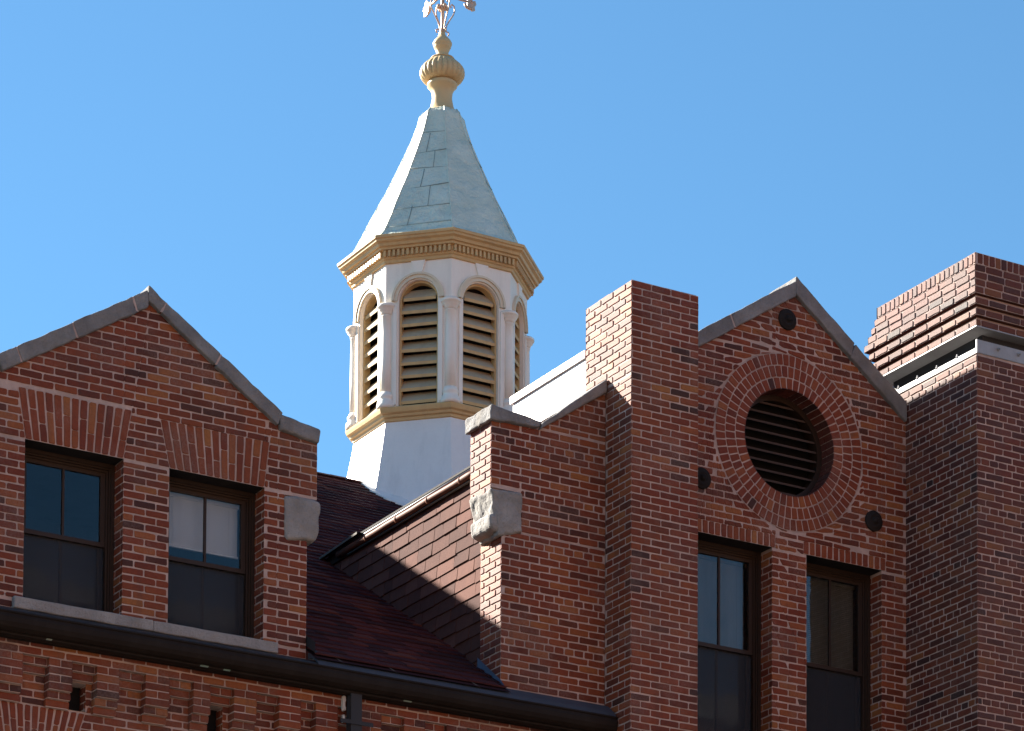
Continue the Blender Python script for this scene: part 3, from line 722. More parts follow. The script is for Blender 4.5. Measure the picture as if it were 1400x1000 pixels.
# ------------------------------------------------------------------ big corbelled chimney at the right
def build_stack():
    X, Y, X1, Y1 = 20.0, 25.165, 21.75, 26.72
    mb = MB()
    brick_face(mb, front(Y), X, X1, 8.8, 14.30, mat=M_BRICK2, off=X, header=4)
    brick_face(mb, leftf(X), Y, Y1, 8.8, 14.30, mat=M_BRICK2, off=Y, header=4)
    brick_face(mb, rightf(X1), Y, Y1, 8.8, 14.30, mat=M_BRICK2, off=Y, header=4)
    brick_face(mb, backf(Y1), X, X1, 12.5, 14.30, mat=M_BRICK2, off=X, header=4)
    box(mb, X + .012, X1 - .012, Y + .012, Y1 - .012, 8.8, 14.29, M_MORTAR)
    box(mb, X + .02, X1 - .02, Y + .02, Y1 - .02, 14.56, 15.2, M_MORTAR)
    box(mb, X + .2, X1 - .2, Y + .2, Y1 - .2, 14.29, 14.56, M_MORTAR)
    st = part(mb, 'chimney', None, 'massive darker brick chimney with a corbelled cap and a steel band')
    cm = MB()
    def course(o, z0, z1, tone=None, hb=BL, yback=None):
        yb = Y1 + o if yback is None else yback
        k = dict(mat=M_BRICK2, header=None, vz=z0, ch=(z1 - z0), bl=hb)
        brick_face(cm, front(Y - o), X - o, X1 + o, z0, z1, off=X + random.uniform(0, .1), **k)
        brick_face(cm, leftf(X - o), Y - o, yb, z0, z1, off=Y + random.uniform(0, .1), **k)
        brick_face(cm, backf(yb), X - o, X1 + o, z0, z1, off=X, **k)
        brick_face(cm, rightf(X1 + o), Y - o, yb, z0, z1, off=Y, **k)
        for z in (z0 + .002, z1 - .002):
            f = (0, 1, 2, 3) if z > z0 + .01 else (3, 2, 1, 0)
            cm.add([(X - o + .006, Y - o + .006, z), (X1 + o - .006, Y - o + .006, z), (X1 + o - .006, yb - .006, z), (X - o + .006, yb - .006, z)], [f], M_BRICK2, 0.4)
    z = 14.548
    for o in (0.030, 0.052, 0.074):
        course(o, z, z + 0.0667); 
        course(o - 0.03, z + 0.0667, z + 0.097)
        z += 0.097
    z0 = 14.842; ybs = (26.86, 26.80, 26.74, 26.69)
    for i in range(4): course(0.085 - 0.002 * (i % 2), z0 + i * 0.0705, z0 + (i + 1) * 0.0705, yback=ybs[i])
    course(0.085, z0 + 0.282, 15.236, hb=0.0725, yback=26.655)
    part(cm, 'chimney_cap', st)
    bm_ = MB()
    o = 0.035
    def band(oo, z0, z1, th):
        box(bm_, X - oo, X1 + oo, Y - oo, Y - oo + th, z0, z1, M_STEEL); box(bm_, X - oo, X - oo + th, Y - oo + th, Y1 + oo, z0, z1, M_STEEL); box(bm_, X1 + oo - th, X1 + oo, Y - oo + th, Y1 + oo, z0, z1, M_STEEL); box(bm_, X - oo + th, X1 + oo - th, Y1 + oo - th, Y1 + oo, z0, z1, M_STEEL)
    # waist set back between the brickwork below and the cap; flush angle below, thin flange above
    def ring_(x0, y0, x1, y1, z0, z1, th):
        q = M_LEAD  # dark finish instead of steel: the web's shade is put into its colour
        box(bm_, x0, x1, y0, y0 + th, z0, z1, q); box(bm_, x0, x0 + th, y0 + th, y1, z0, z1, q); box(bm_, x1 - th, x1, y0 + th, y1, z0, z1, q); box(bm_, x0 + th, x1 - th, y1 - th, y1, z0, z1, q)
    box(bm_, X - .006, X1 + .006, Y - .006, Y + .012, 14.302, 14.425, M_STEEL)      # front plate
    box(bm_, X - .006, X + .006, Y + .012, Y1, 14.302, 14.345, M_STEEL)             # left ledge
    box(bm_, X1 - .006, X1 + .006, Y + .012, Y1, 14.302, 14.345, M_STEEL)
    box(bm_, X - .004, X1 + .004, Y - .004, Y1, 14.296, 14.3015, M_STEEL)
    ring_(X + .14, Y + .10, X1 - .10, Y1 - .05, 14.3016, 14.531, .03)
    box(bm_, X - .042, X1 + .042, Y - .042, Y1 + .042, 14.532, 14.543, M_STEEL)     # flange under the cap
    part(bm_, 'steel_band', st)
    def bolt(p, d):
        b_ = MB(); d = Vector(d); a = d.orthogonal().normalized(); c = d.cross(a); v = []
        for q in (0.0, 0.016):
            for i in range(6): v.append(Vector(p) + d * q + (a * math.cos(i * math.pi / 3) + c * math.sin(i * math.pi / 3)) * 0.017)
        b_.add(v, [(i, (i + 1) % 6, 6 + (i + 1) % 6, 6 + i) for i in range(6)] + [tuple(range(6, 12))], M_STEEL)
        tube(b_, [Vector(p) + d * 0.016, Vector(p) + d * 0.034], 0.008, M_STEEL, 8)
        part(b_, 'bolt', st)
    for x in (20.252, 20.503, 20.754, 21.0): bolt((x, Y - 0.006, 14.375), (0, -1, 0))
    for y in (25.469, 25.786, 26.094, 26.4): bolt((X + 0.0, y, 14.345), (0, 0, 1))
build_stack()

# ------------------------------------------------------------------ lower wall with corbel table, arches and slots
def build_lower_wall():
    Yf = 26.245; rec = 0.11; x0, x1 = 9.3, 16.5
    mb = MB()
    brick_face(mb, front(Yf), x0, x1, 10.163, 10.30, off=0.02, header=None, vz=10.163)
    mb.add([(x0, Yf + .006, 10.165), (x1, Yf + .006, 10.165), (x1, Yf + .3, 10.165), (x0, Yf + .3, 10.165)], [(3, 2, 1, 0)], M_MORTAR)
    back = front(Yf + rec)
    edges = []; x = 10.515 - 0.437 * 3
    while x < 16.2: edges.append(x); x += 0.437
    slots = [e + 0.0 for i, e in enumerate(edges) if i in (4, 7, 10, 13)]
    aR = [((9.2, 9.40), (9.9, 9.40), (9.1, 9.765), (10.0, 9.765)), ((10.40, 9.40), (11.22, 9.40), (10.28, 9.765), (11.34, 9.765)), ((12.08, 9.36), (12.98, 9.36), (11.98, 9.70), (13.08, 9.70)), ((13.9, 9.36), (14.8, 9.36), (13.8, 9.70), (14.9, 9.70))]
    holes = [convex([a[0], a[1], a[3], a[2]]) for a in aR]
    holes += [rect(s + 0.008, s + 0.17, 9.775, 10.02) for s in (11.166, 12.456, 15.05)]
    brick_face(mb, back, x0, x1, 8.8, 10.165, holes, off=0.0, header=None, vz=10.163 - CH * 21)
    for a in aR:
        flat_arch(mb, back, a[0], a[1], a[2], a[3], 15, M_BRICK, (0.45, 0.62))
    cols = [(9.64, 9.85), (10.075, 10.29), (10.505, 10.718), (10.952, 11.166), (11.389, 11.599), (11.841, 12.069), (12.292, 12.456), (12.68, 12.90), (13.12, 13.335), (13.48, 13.70), (13.92, 14.136), (14.366, 14.584), (14.804, 15.02), (15.24, 15.46), (15.68, 15.89), (16.11, 16.32)]
    for (a, c) in cols:
        for k in range(6):
            z1_ = 10.163 - k * CH; d = 0.0 if k < 4 else (0.036 if k == 4 else 0.07)
            Yq = Yf + d
            sp = random.choice((0.5, 0.0, 1.0)) if k % 2 else 0.5
            cuts = [a, (a + c) / 2, c] if k % 2 == 0 else [a, c]
            for i in range(len(cuts) - 1):
                r_ = random.random(); j = 0.005
                xa, xb = cuts[i] + (0 if i == 0 else j), cuts[i + 1] - (0 if i == len(cuts) - 2 else j)
                za, zb = z1_ - CH + 0.005, z1_ - 0.006; q = lambda: random.uniform(-.002, .002)
                hexa(mb, [(xa + q(), Yq + q(), za + q()), (xb + q(), Yq + q(), za + q()), (xa + q(), Yf + .12, za), (xb + q(), Yf + .12, za), (xa + q(), Yq + q(), zb + q()), (xb + q(), Yq + q(), zb + q()), (xa + q(), Yf + .12, zb), (xb + q(), Yf + .12, zb)], M_BRICK, 2, 1, 1, 0.005, 0.0012, 30, r=r_)
            box(mb, a + .006, c - .006, Yq + .008, Yf + .11, z1_ - CH - .0005, z1_ + .0005 - .001, M_MORTAR)
    # half-deep courses at the head of each recess
    for i in range(len(cols) - 1):
        a, c = cols[i][1], cols[i + 1][0]
        for k, d in ((0, 0.038), (1, 0.075)):
            z1_ = 10.163 - k * CH; r_ = random.random(); m_ = (a + c) / 2
            for xa, xb in (((a, m_), (m_, c)) if k == 0 else ((a, c),)):
                hexa(mb, boxc(xa + .006, xb - .006, Yf + d, Yf + .12, z1_ - CH + .006, z1_ - .006), M_BRICK, 2, 1, 1, 0.005, 0.0012, 30, r=random.random())
            box(mb, a + .001, c - .001, Yf + d + .008, Yf + .115, z1_ - CH - .0004, z1_ - .0006, M_MORTAR)
    for s in (11.166, 12.456, 15.05): box(mb, s - .02, s + .2, Yf + rec + .14, Yf + rec + .16, 9.7, 10.1, M_DARK); 
    for s in (11.166, 12.456, 15.05):
        brick_face(mb, leftf(s + .17), Yf + rec + .008, Yf + rec + .15, 9.775, 10.02, header=None); mb.add([(s, Yf + rec, 9.776), (s + .18, Yf + rec, 9.776), (s + .18, Yf + rec + .15, 9.776), (s, Yf + rec + .15, 9.776)], [(0, 1, 2, 3)], M_MORTAR)
        mb.add([(s, Yf + rec, 10.019), (s + .18, Yf + rec, 10.019), (s + .18, Yf + rec + .15, 10.019), (s, Yf + rec + .15, 10.019)], [(3, 2, 1, 0)], M_MORTAR)
    # the storeys below the picture, down to the ground
    box(mb, x0, 16.52, Yf + rec + .02, Yf + .6, 0.0, 8.8, M_BRICK, .5); box(mb, 16.501, 17.243, 25.833, W + .6, 0, 8.8, M_BRICK, .5); box(mb, 17.243, 20.0, W, W + .6, 0, 8.8, M_BRICK, .5); box(mb, 20.0, 21.75, 25.165, 26.72, 0, 8.8, M_BRICK2, .5)
    part(mb, 'corbelled_wall', None, 'brick wall under the gutter with a corbel table and dark slots')
build_lower_wall()

# ------------------------------------------------------------------ gutter, apron, downpipe
def build_gutter():
    mb = MB(); g = 16.495
    extrude_x(mb, [(26.052, 10.436), (26.036, 10.436), (26.034, 10.424), (26.044, 10.416), (26.036, 10.385), (26.040, 10.345), (26.060, 10.310), (26.095, 10.288), (26.13, 10.282), (26.13, 10.266), (26.16, 10.256), (26.185, 10.256), (26.19, 10.272), (26.215, 10.278), (26.22, 10.262), (26.245, 10.262), (26.245, 10.31), (26.13, 10.33), (26.085, 10.36), (26.065, 10.40)], 9.0, g, M_GUTTER, True, 60, 0.006)
    for x in (10.86, 12.31, 12.52, 14.31):     # verdigris drips
        v = [(x + random.uniform(-.03, .03), 26.128, 10.283), (x + 0.07, 26.128, 10.283), (x + 0.06, 26.128, 10.267), (x + random.uniform(-.02, .01), 26.128, 10.267)]
        mb.add(v, [(3, 2, 1, 0)], M_VERD)
    part(mb, 'gutter', None, 'dark half-round gutter along the eaves')
    am = MB()
    extrude_x(am, [(26.06, 10.43), (26.10, 10.468), (26.235, 10.528), (26.30, 10.532), (26.30, 10.50), (26.12, 10.43), (26.08, 10.40)], 9.0, g, M_LEAD, True, 30, 0.004)
    for x in (13.62, 15.0, 14.15): am.add([(x, 26.16, 10.562), (x + .05, 26.09, 10.50), (x + .062, 26.092, 10.505), (x + .012, 26.165, 10.568)], [(0, 1, 2, 3)], M_DRIP)
    part(am, 'eaves_flashing')
    am = MB()
    extrude_x(am, [(26.062, 10.445), (26.10, 10.492), (26.20, 10.572), (26.272, 10.60), (26.272, 10.545), (26.21, 10.54), (26.10, 10.475)], 13.41, g - .002, M_APRON, True, 24, 0.003)
    part(am, 'eaves_flashing')
    dm = MB(); box(dm, 13.769, 13.876, 26.13, 26.22, 0.05, 10.262, M_LEAD)
    d = part(dm, 'downpipe', None, 'square blue-grey downpipe below the gutter')
    s = MB(); box(s, 13.66, 13.985, 26.118, 26.128, 9.985, 10.02, M_LEAD); part(s, 'pipe_strap', d); s = MB(); box(s, 13.66, 13.985, 26.118, 26.128, 8.985, 9.02, M_LEAD); part(s, 'pipe_strap', d)
    s = MB()
    hexa(s, boxc(13.728, 13.760, 26.21, 26.252, 10.12, 10.255), M_SEAL, 2, 2, 5, .008, .008, 30, 5); part(s, 'sealant', d); s = MB(); hexa(s, boxc(13.735, 13.752, 26.21, 26.252, 10.02, 10.09), M_SEAL, 2, 2, 4, .006, .008, 30, 6); part(s, 'sealant', d); s = MB(); hexa(s, boxc(13.884, 13.915, 26.21, 26.252, 10.13, 10.255), M_SEAL, 2, 2, 5, .008, .008, 30, 7)
    part(s, 'sealant', d)
M_APRON = paint_mat('blue_grey_apron', (0.055, 0.065, 0.085), 0.6, 0.5, (0.03, 0.032, 0.038))
M_VERD = paint_mat('verdigris', (0.13, 0.22, 0.19), 0.8, 0.4)
build_gutter()

# ------------------------------------------------------------------ main roof
def rz(y): return 10.635 + 0.607 * (y - 26.28)
RIDGE_Y = 34.12
def build_roof():
    mb = MB(); x0, x1 = 8.0, 19.4
    ex = 0.165; cosr = 1 / math.hypot(1, .607); dy = ex * cosr
    nrm = Vector((0, -.607, 1)).normalized(); up = Vector((0, 1, .607)).normalized()
    k = 0; y = 26.15
    while y < RIDGE_Y - 0.02:
        x = x0 + random.uniform(-.3, 0) if k > 0 else x0
        y2 = min(y + dy * 1.12, RIDGE_Y)
        xlim = 13.36 + max(0, 0) if False else x0
        xe = x1
        if y < W + .62: x, xe = 13.405, 15.372
        elif y < W + 2.7: x, xe = 13.30, 15.5
        while x < xe:
            w = random.choice((.16, .2, .24, .3, .34)); a = x; c = min(x + w, xe); x = c
            p0 = Vector((0, y, rz(y))) + nrm * random.uniform(0.014, 0.021); p1 = Vector((0, y2, rz(y2))) + nrm * 0.004
            p0 -= up * random.uniform(0, 0.01)
            pb = Vector((0, p0.y, p0.z)) - nrm * 0.014
            q = [(a + .002, p0.y, p0.z), (c - .002, p0.y, p0.z), (c - .002, p1.y, p1.z), (a + .002, p1.y, p1.z), (a + .002, pb.y, pb.z), (c - .002, pb.y, pb.z)]
            mb.add(q, [(0, 1, 2, 3), (4, 5, 1, 0)], M_SHINGLE, random.random())
        y += dy; k += 1
    # deck, back slope and ends
    d = -0.012
    yd = W + 2.7
    a = [(x0, yd, rz(yd) + d), (x1, yd, rz(yd) + d), (x1, RIDGE_Y, rz(RIDGE_Y) + d), (x0, RIDGE_Y, rz(RIDGE_Y) + d)]
    mb.add(a, [(0, 1, 2, 3)], M_SHINGLE, 0.1)
    mb.add([(13.40, 26.09, rz(26.09) + d), (15.38, 26.09, rz(26.09) + d), (15.5, yd, rz(yd) + d), (13.3, yd, rz(yd) + d)], [(0, 1, 2, 3)], M_SHINGLE, 0.1)
    zb = rz(RIDGE_Y)
    mb.add([(x0, RIDGE_Y, zb), (x1 + 6, RIDGE_Y, zb), (x1 + 6, RIDGE_Y + 8, zb - 4.86), (x0, RIDGE_Y + 8, zb - 4.86)], [(0, 1, 2, 3)], M_SHINGLE, .4)
    mb.add([(x1, 30, zb - 6), (x1, RIDGE_Y, zb), (x1 + 6, RIDGE_Y, zb), (x1 + 6, 30, zb - 2.5)], [(0, 1, 2, 3)], M_SHINGLE, .4)
    mb.add([(x0, 26.1, rz(26.1)), (x0, RIDGE_Y, zb), (x0, RIDGE_Y + 8, zb - 4.86)], [(0, 1, 2)], M_BRICK, .4)
    r = part(mb, 'main_roof', None, 'maroon shingle roof slope between the two gables')
    # ridge capping
    cm = MB(); x = x0
    while x < 18.12:
        c = min(x + 0.22, 18.12); h = random.uniform(0.018, 0.028)
        cm.add([(x, RIDGE_Y - .11, zb - .055 + h), (c, RIDGE_Y - .11, zb - .055 + h), (x, RIDGE_Y, zb + h + .004), (c, RIDGE_Y, zb + h + .004), (x, RIDGE_Y + .11, zb - .055 + h), (c, RIDGE_Y + .11, zb - .055 + h)], [(0, 1, 3, 2), (2, 3, 5, 4)], M_SHINGLE, random.random())
        x = c
    part(cm, 'ridge_capping', r)
    vm = MB(); box(vm, 4.0, 13.5, RIDGE_Y - .12, RIDGE_Y + .25, zb - .2, zb + .335, M_LEAD); part(vm, 'added_ridge_block', r)  # unseen block added on the ridge to cast the shadow on the slate cheek
    # roof of the left gable
    gm_ = MB()
    for sgn, xe in ((-1, 10.15), (1, 13.50)):
        q = [(11.85, W + .3, 13.36), (xe, W + .3, 12.40), (xe, 29.3, 12.40), (11.85, 31.0, 13.36)]
        q2 = [(p[0], p[1], p[2] - .06) for p in q]
        gm_.add(q + q2, [(0, 1, 2, 3) if sgn > 0 else (3, 2, 1, 0), (4, 7, 6, 5), (0, 4, 5, 1), (1, 5, 6, 2), (2, 6, 7, 3)], M_SHINGLE, .4)
    box(gm_, 13.28, 13.375, W + .37, 29.2, 10.6, 12.38, M_SLATE, .3); box(gm_, 10.3, 10.4, W + .37, 29.2, 10.6, 12.38, M_SLATE, .3)
    part(gm_, 'gable_roof')
    # cross roof of the right gable
    gm_ = MB(); rx = 18.62; zr = 14.88
    for xe, ze in ((15.425, 12.84), (22.2, 12.5)):
        q = [(rx, W + .36, zr), (xe, W + .36, ze), (xe, 29.9 if xe < rx else 36, ze), (rx, 33.4 if xe < rx else 36, zr)]
        q2 = [(p[0], p[1], p[2] - .08) for p in q]
        gm_.add(q + q2, [(0, 1, 2, 3) if xe > rx else (3, 2, 1, 0), (4, 7, 6, 5), (0, 4, 5, 1), (1, 5, 6, 2), (2, 6, 7, 3)], M_SHINGLE, .4)
    gm_.add([(22.2, 26.7, 8), (22.2, 36, 8), (22.2, 36, 12.5), (22.2, 26.7, 12.5)], [(0, 1, 2, 3)], M_BRICK2, .4)
    box(gm_, 18.85, 19.14, 26.98, 28.35, 14.2, 15.2, M_LEAD)  # hidden box added behind the coping to shade the big chimney's left face
    part(gm_, 'gable_roof')
    # flashing where the roof meets the masonry
    fm = MB()
    fm.add([(13.402, 26.12, 10.56), (13.43, 26.12, 10.575), (13.43, 26.7, 10.93), (13.402, 26.7, 10.93), (13.402, 26.7, 11.0), (13.402, 26.12, 10.66)], [(0, 1, 2, 3), (0, 3, 4, 5)], M_LEAD)
    part(fm, 'step_flashing'); fm = MB()
    fm.add([(15.379, 26.16, 10.55), (15.379, 26.70, 10.86), (15.379, 26.70, 10.985), (15.379, 26.45, 10.80), (15.379, 26.27, 10.665), (15.32, 26.16, 10.585), (15.32, 26.70, 10.912)], [(0, 1, 2, 3, 4), (5, 6, 1, 0)], M_LEAD2)
    part(fm, 'step_flashing')
M_LEAD2 = paint_mat('blue_flashing', (0.10, 0.16, 0.26), 0.5, 0.5, (0.05, 0.06, 0.08), 0.2)
build_roof()

# ------------------------------------------------------------------ slate-hung cheek under the cross roof
def build_cheek():
    xc = 15.42; mb = MB()
    hs = 0.125; z = 10.85; row = 0; top = 12.70
    mb.add([(xc + .03, 26.66, 10.5), (xc + .03, 30.3, 12.6), (xc + .03, 30.3, 12.8), (xc + .03, 26.66, 12.8)], [(3, 2, 1, 0)], M_SLATE, .2)
    while z < top:
        y = 26.60 - random.uniform(0, .2)
        z1_ = min(z + hs, top)
        while y < 30.2:
            w = random.choice((.17, .25, .28, .31, .33, .38)); a, c = y + .004, y + w - .003; y += w
            if rz(a) > z1_ + .05: break
            dz0 = random.uniform(-.007, .007); dz1 = dz0 + random.uniform(-.006, .006); ou = random.uniform(.008, .014); th = .006
            zt_ = min(z1_ + .03, top + .02)
            v = [(xc - ou, a, z + dz0), (xc - ou, c, z + dz1), (xc + .004, c, zt_), (xc + .004, a, zt_), (xc - ou + th + .006, a, z + dz0), (xc - ou + th + .006, c, z + dz1), (xc + .012, c, zt_), (xc + .012, a, zt_)]
            v = [(p[0], max(p[1], 26.655), p[2]) for p in v]
            mb.add(v, [(3, 2, 1, 0), (0, 1, 5, 4), (1, 2, 6, 5), (4, 7, 3, 0)], M_SLATE, random.random())
        z += hs; row += 1
    ck = part(mb, 'slate_cheek', None, 'slate-hung side wall half in shadow below a copper eaves roll')
    gm_ = MB()
    box(gm_, 15.395, 15.44, 26.62, 29.75, 12.70, 12.80, M_GUTTER)
    tube(gm_, [(15.375, 26.62 + i * .26, 12.745 + .003 * math.sin(i * 2.1)) for i in range(12)], 0.033, M_COPPER, 12)
    for i in range(4): tube(gm_, [(15.375, 27.0 + i * .62, 12.745), (15.375, 27.03 + i * .62, 12.745)], 0.037, M_COPPER, 12)
    tube(gm_, [(15.388, 26.62, 12.70), (15.388, 29.3, 12.70)], 0.011, M_DRIP, 8)
    tube(gm_, [(15.376, 26.62, 12.797), (15.376, 29.62, 12.797)], 0.010, M_STEEL, 8)
    box(gm_, 15.372, 15.46, 26.62, 29.75, 12.816, 12.836, M_IRON)
    gm_.add([(15.30, 28.95, 12.812), (15.42, 28.95, 12.812), (15.42, 29.95, 12.825), (15.33, 29.95, 12.80), (15.30, 28.95, 12.79), (15.33, 29.95, 12.775)], [(0, 1, 2, 3), (0, 3, 5, 4)], M_DRIP)
    part(gm_, 'copper_eaves_roll', ck)
    # white metal-clad curb behind the chimney
    cm = MB()
    box(cm, 16.522, 17.3, 26.66, 28.015, 13.2, 14.02, M_WHITE); box(cm, 16.500, 17.34, 26.655, 28.04, 14.028, 14.10, M_WHITE); box(cm, 16.535, 17.3, 26.665, 28.01, 14.02, 14.028, M_IRON)
    part(cm, 'roof_curb', None, 'white metal-clad curb behind the plain chimney')
build_cheek()

# dark rooms behind the windows
def build_rooms():
    for (xa, xb, za, zb) in ((10.5, 13.2, 10.5, 12.3), (17.27, 19.9, 10.2, 12.55)):
        mb = MB(); ya, yb = W + .385, W + 2.6
        mb.add([(xa, ya, za), (xb, ya, za), (xb, yb, za), (xa, yb, za), (xa, ya, zb), (xb, ya, zb), (xb, yb, zb), (xa, yb, zb)], [(0, 1, 2, 3), (4, 7, 6, 5), (3, 2, 6, 7), (0, 3, 7, 4), (1, 5, 6, 2)], M_ROOM)
        part(mb, 'room_interior')
build_rooms()

# ================================================================== cupola
CX, CY = 19.17, 34.2
T8 = math.tan(math.pi / 8)
C = thing('cupola', (CX, CY, 15.2), 'octagonal cream cupola with arched louvres and pale green spire on the roof ridge', 'cupola')
def cpart(mb, name, parent=None, label=None):
    o = mb.build(name, parent or C, C)
    if label: o['label'] = label
    return o
def octv(r, z):
    R8 = r / math.cos(math.pi / 8)
    return [(CX + R8 * math.cos(math.pi / 8 + k * math.pi / 4), CY + R8 * math.sin(math.pi / 8 + k * math.pi / 4), z) for k in range(8)]
def oct_loft(mb, prof, mat, cap=True, sub=1):
    v = []
    for r, z in prof: v += octv(r, z)
    f = []
    for j in range(len(prof) - 1):
        for i in range(8): f.append((j * 8 + i, j * 8 + (i + 1) % 8, (j + 1) * 8 + (i + 1) % 8, (j + 1) * 8 + i))
    if cap: f.append(tuple(range(8))[::-1]); f.append(tuple((len(prof) - 1) * 8 + i for i in range(8)))
    mb.add(v, f, mat)

def build_cupola():
    WR = 0.952
    mb = MB(); oct_loft(mb, [(1.42, 14.2), (1.24, 14.7), (1.155, 15.0), (1.10, 15.2), (1.05, 15.42), (1.0, 15.68), (0.96, 15.9), (0.938, 16.05)], M_WHITE, False)
    for s in (-1, 1):                                  # the two seams that show on the skirt
        pass
    sk = cpart(mb, 'flared_skirt', None, 'white metal skirt flaring onto the ridge')
    # apron flashing that follows the roof round the skirt
    fm = MB()
    pts = [(18.05, RIDGE_Y), (17.99, 33.72), (18.04, 33.42), (18.40, 32.94), (18.8, 32.9), (19.3, 32.9)]
    inn = [(18.15, RIDGE_Y), (18.14, 33.78), (18.30, 33.55), (18.62, 33.22), (18.8, 33.2), (19.3, 33.2)]
    for i in range(len(pts) - 1):
        q = [(*pts[i], rz(pts[i][1]) + .03), (*pts[i + 1], rz(pts[i + 1][1]) + .03), (*inn[i + 1], rz(inn[i + 1][1]) + .07), (*inn[i], rz(inn[i][1]) + .07)]
        q2 = [(*pts[i], rz(pts[i][1]) + .0), (*pts[i + 1], rz(pts[i + 1][1]) + .0)]
        fm.add(q + q2, [(0, 1, 2, 3), (4, 5, 1, 0)], M_WHITE)
    cpart(fm, 'apron_flashing', sk)
    mb = MB(); oct_loft(mb, [(0.93, 16.03), (0.955, 16.045), (0.958, 16.075), (0.985, 16.085), (0.99, 16.11), (1.02, 16.125), (1.03, 16.155), (1.035, 16.175), (1.02, 16.19), (0.96, 16.20)], M_TAN); cpart(mb, 'base_moulding')
    mb = MB()
    oct_loft(mb, [(0.965, 17.90), (0.975, 17.905), (0.98, 17.935), (0.995, 17.945), (1.0, 17.96), (1.0, 18.032), (1.045, 18.04), (1.05, 18.062), (1.075, 18.07), (1.085, 18.10), (1.115, 18.118), (1.12, 18.14), (1.135, 18.15), (1.138, 18.178), (1.12, 18.188), (1.05, 18.19)], M_TAN)
    co_ = cpart(mb, 'cornice')
    Z = Vector((0, 0, 1))
    dm = MB()
    for k in range(8):
        a = math.pi / 4 * k; n = Vector((math.cos(a), math.sin(a), 0)); tg = Vector((-math.sin(a), math.cos(a), 0)); c0 = Vector((CX, CY, 0))
        nd = 15; ln = 2 * 1.0 * T8
        for i in range(nd):
            u = -ln / 2 + ln * (i + .5) / nd
            v = []
            for z in (17.963, 18.034):
                for d, du in ((1.0, -.014), (1.0, .014), (1.034, .014), (1.034, -.014)): v.append(c0 + n * d + tg * (u + du) + Z * z)
            dm.add(v, [(0, 3, 2, 1), (1, 2, 6, 5), (2, 3, 7, 6), (3, 0, 4, 7)][0:] + [(4, 5, 6, 7)], M_TAN)
    cpart(dm, 'dentil_row', co_)
    # eight arched wall faces with louvres
    for k in range(8):
        a = math.pi / 4 * k; n = Vector((math.cos(a), math.sin(a), 0)); tg = Vector((-math.sin(a), math.cos(a), 0)); c0 = Vector((CX, CY, 0))
        P = lambda u, z, d: c0 + n * d + tg * u + Z * z
        hw = WR * T8; ow = 0.236; z0, z1 = 16.19, 17.93; zs = 17.45; na = 20
        arc = [(ow * math.cos(math.pi * i / na), zs + ow * math.sin(math.pi * i / na)) for i in range(na + 1)]   # right to left
        mb = MB()
        outer = []
        for (u, z) in arc:                              # project each arch point out to the panel edge
            ang = math.atan2(z - zs, u)
            s = min(hw / max(abs(math.cos(ang)), 1e-6), (z1 - zs) / max(math.sin(ang), 1e-6)); outer.append((s * math.cos(ang), zs + s * math.sin(ang)))
        v = [P(u, z, WR) for u, z in arc] + [P(u, z, WR) for u, z in outer]
        m_ = na + 1
        f = [(i, m_ + i, m_ + i + 1, i + 1) for i in range(na)]
        mb.add(v, f, M_CREAM)
        ca = math.atan2(z1 - zs, hw)                    # the two top corners
        for sg in (1, -1):
            best = [(u, z) for u, z in outer if u * sg > 0]
            e1 = max((p for p in best if abs(abs(p[0]) - hw) < 1e-6), key=lambda p: p[1]); e2 = max((p for p in best if abs(p[1] - z1) < 1e-6), key=lambda p: p[0] * sg)
            tri = [P(*e1, WR), P(hw * sg, z1, WR), P(*e2, WR)]
            mb.add(tri, [(0, 1, 2) if sg > 0 else (2, 1, 0)], M_CREAM)
        for sg in (1, -1):
            q = [P(ow * sg, z0, WR), P(hw * sg, z0, WR), P(hw * sg, zs, WR), P(ow * sg, zs, WR)]
            mb.add(q, [(0, 1, 2, 3) if sg > 0 else (3, 2, 1, 0)], M_CREAM)
        loop = [(ow, z0)] + arc + [(-ow, z0)]
        v = [P(u, z, WR) for u, z in loop] + [P(u, z, WR - .10) for u, z in loop]; m2 = len(loop)
        mb.add(v, [(i, i + 1, m2 + i + 1, m2 + i) for i in range(m2 - 1)], M_CREAM)
        # archivolt, keystone and jamb strips
        def strip(r0, r1, d, lp, mat):
            vv = []; ff = []
            for (u, z) in lp:
                if z > zs - 1e-6:
                    an = math.atan2(z - zs, u); pa = (r0 * math.cos(an), zs + r0 * math.sin(an)); pb = (r1 * math.cos(an), zs + r1 * math.sin(an))
                else:
                    s_ = 1 if u > 0 else -1; pa = (r0 * s_, z); pb = (r1 * s_, z)
                vv += [P(*pa, WR - .001), P(*pa, WR + d), P(*pb, WR + d), P(*pb, WR - .001)]
            for i in range(len(lp) - 1):
                for q in range(3): ff.append((4 * i + q, 4 * i + q + 1, 4 * i + 4 + q + 1, 4 * i + 4 + q))
            mb.add(vv, [x[::-1] for x in ff], mat)
        strip(ow + .012, ow + .052, .024, arc, M_ARCH); strip(ow + .052, ow + .078, .038, arc, M_ARCH)
        strip(ow + .018, ow + .060, .02, [(ow, z0 + .04), (ow, zs - .05)], M_CREAM); strip(ow + .018, ow + .060, .02, [(-ow, zs - .05), (-ow, z0 + .04)], M_CREAM)
        kz0, kz1 = zs + ow + .07, 17.905
        v = [P(-.045, kz0, WR + .02), P(.045, kz0, WR + .02), P(.085, kz1, WR + .02), P(-.085, kz1, WR + .02), P(-.045, kz0, WR), P(.045, kz0, WR), P(.085, kz1, WR), P(-.085, kz1, WR)]
        mb.add(v, [(0, 1, 2, 3), (1, 5, 6, 2), (4, 0, 3, 7), (4, 5, 1, 0)], M_CREAM)
        wl = cpart(mb, 'arched_panel')
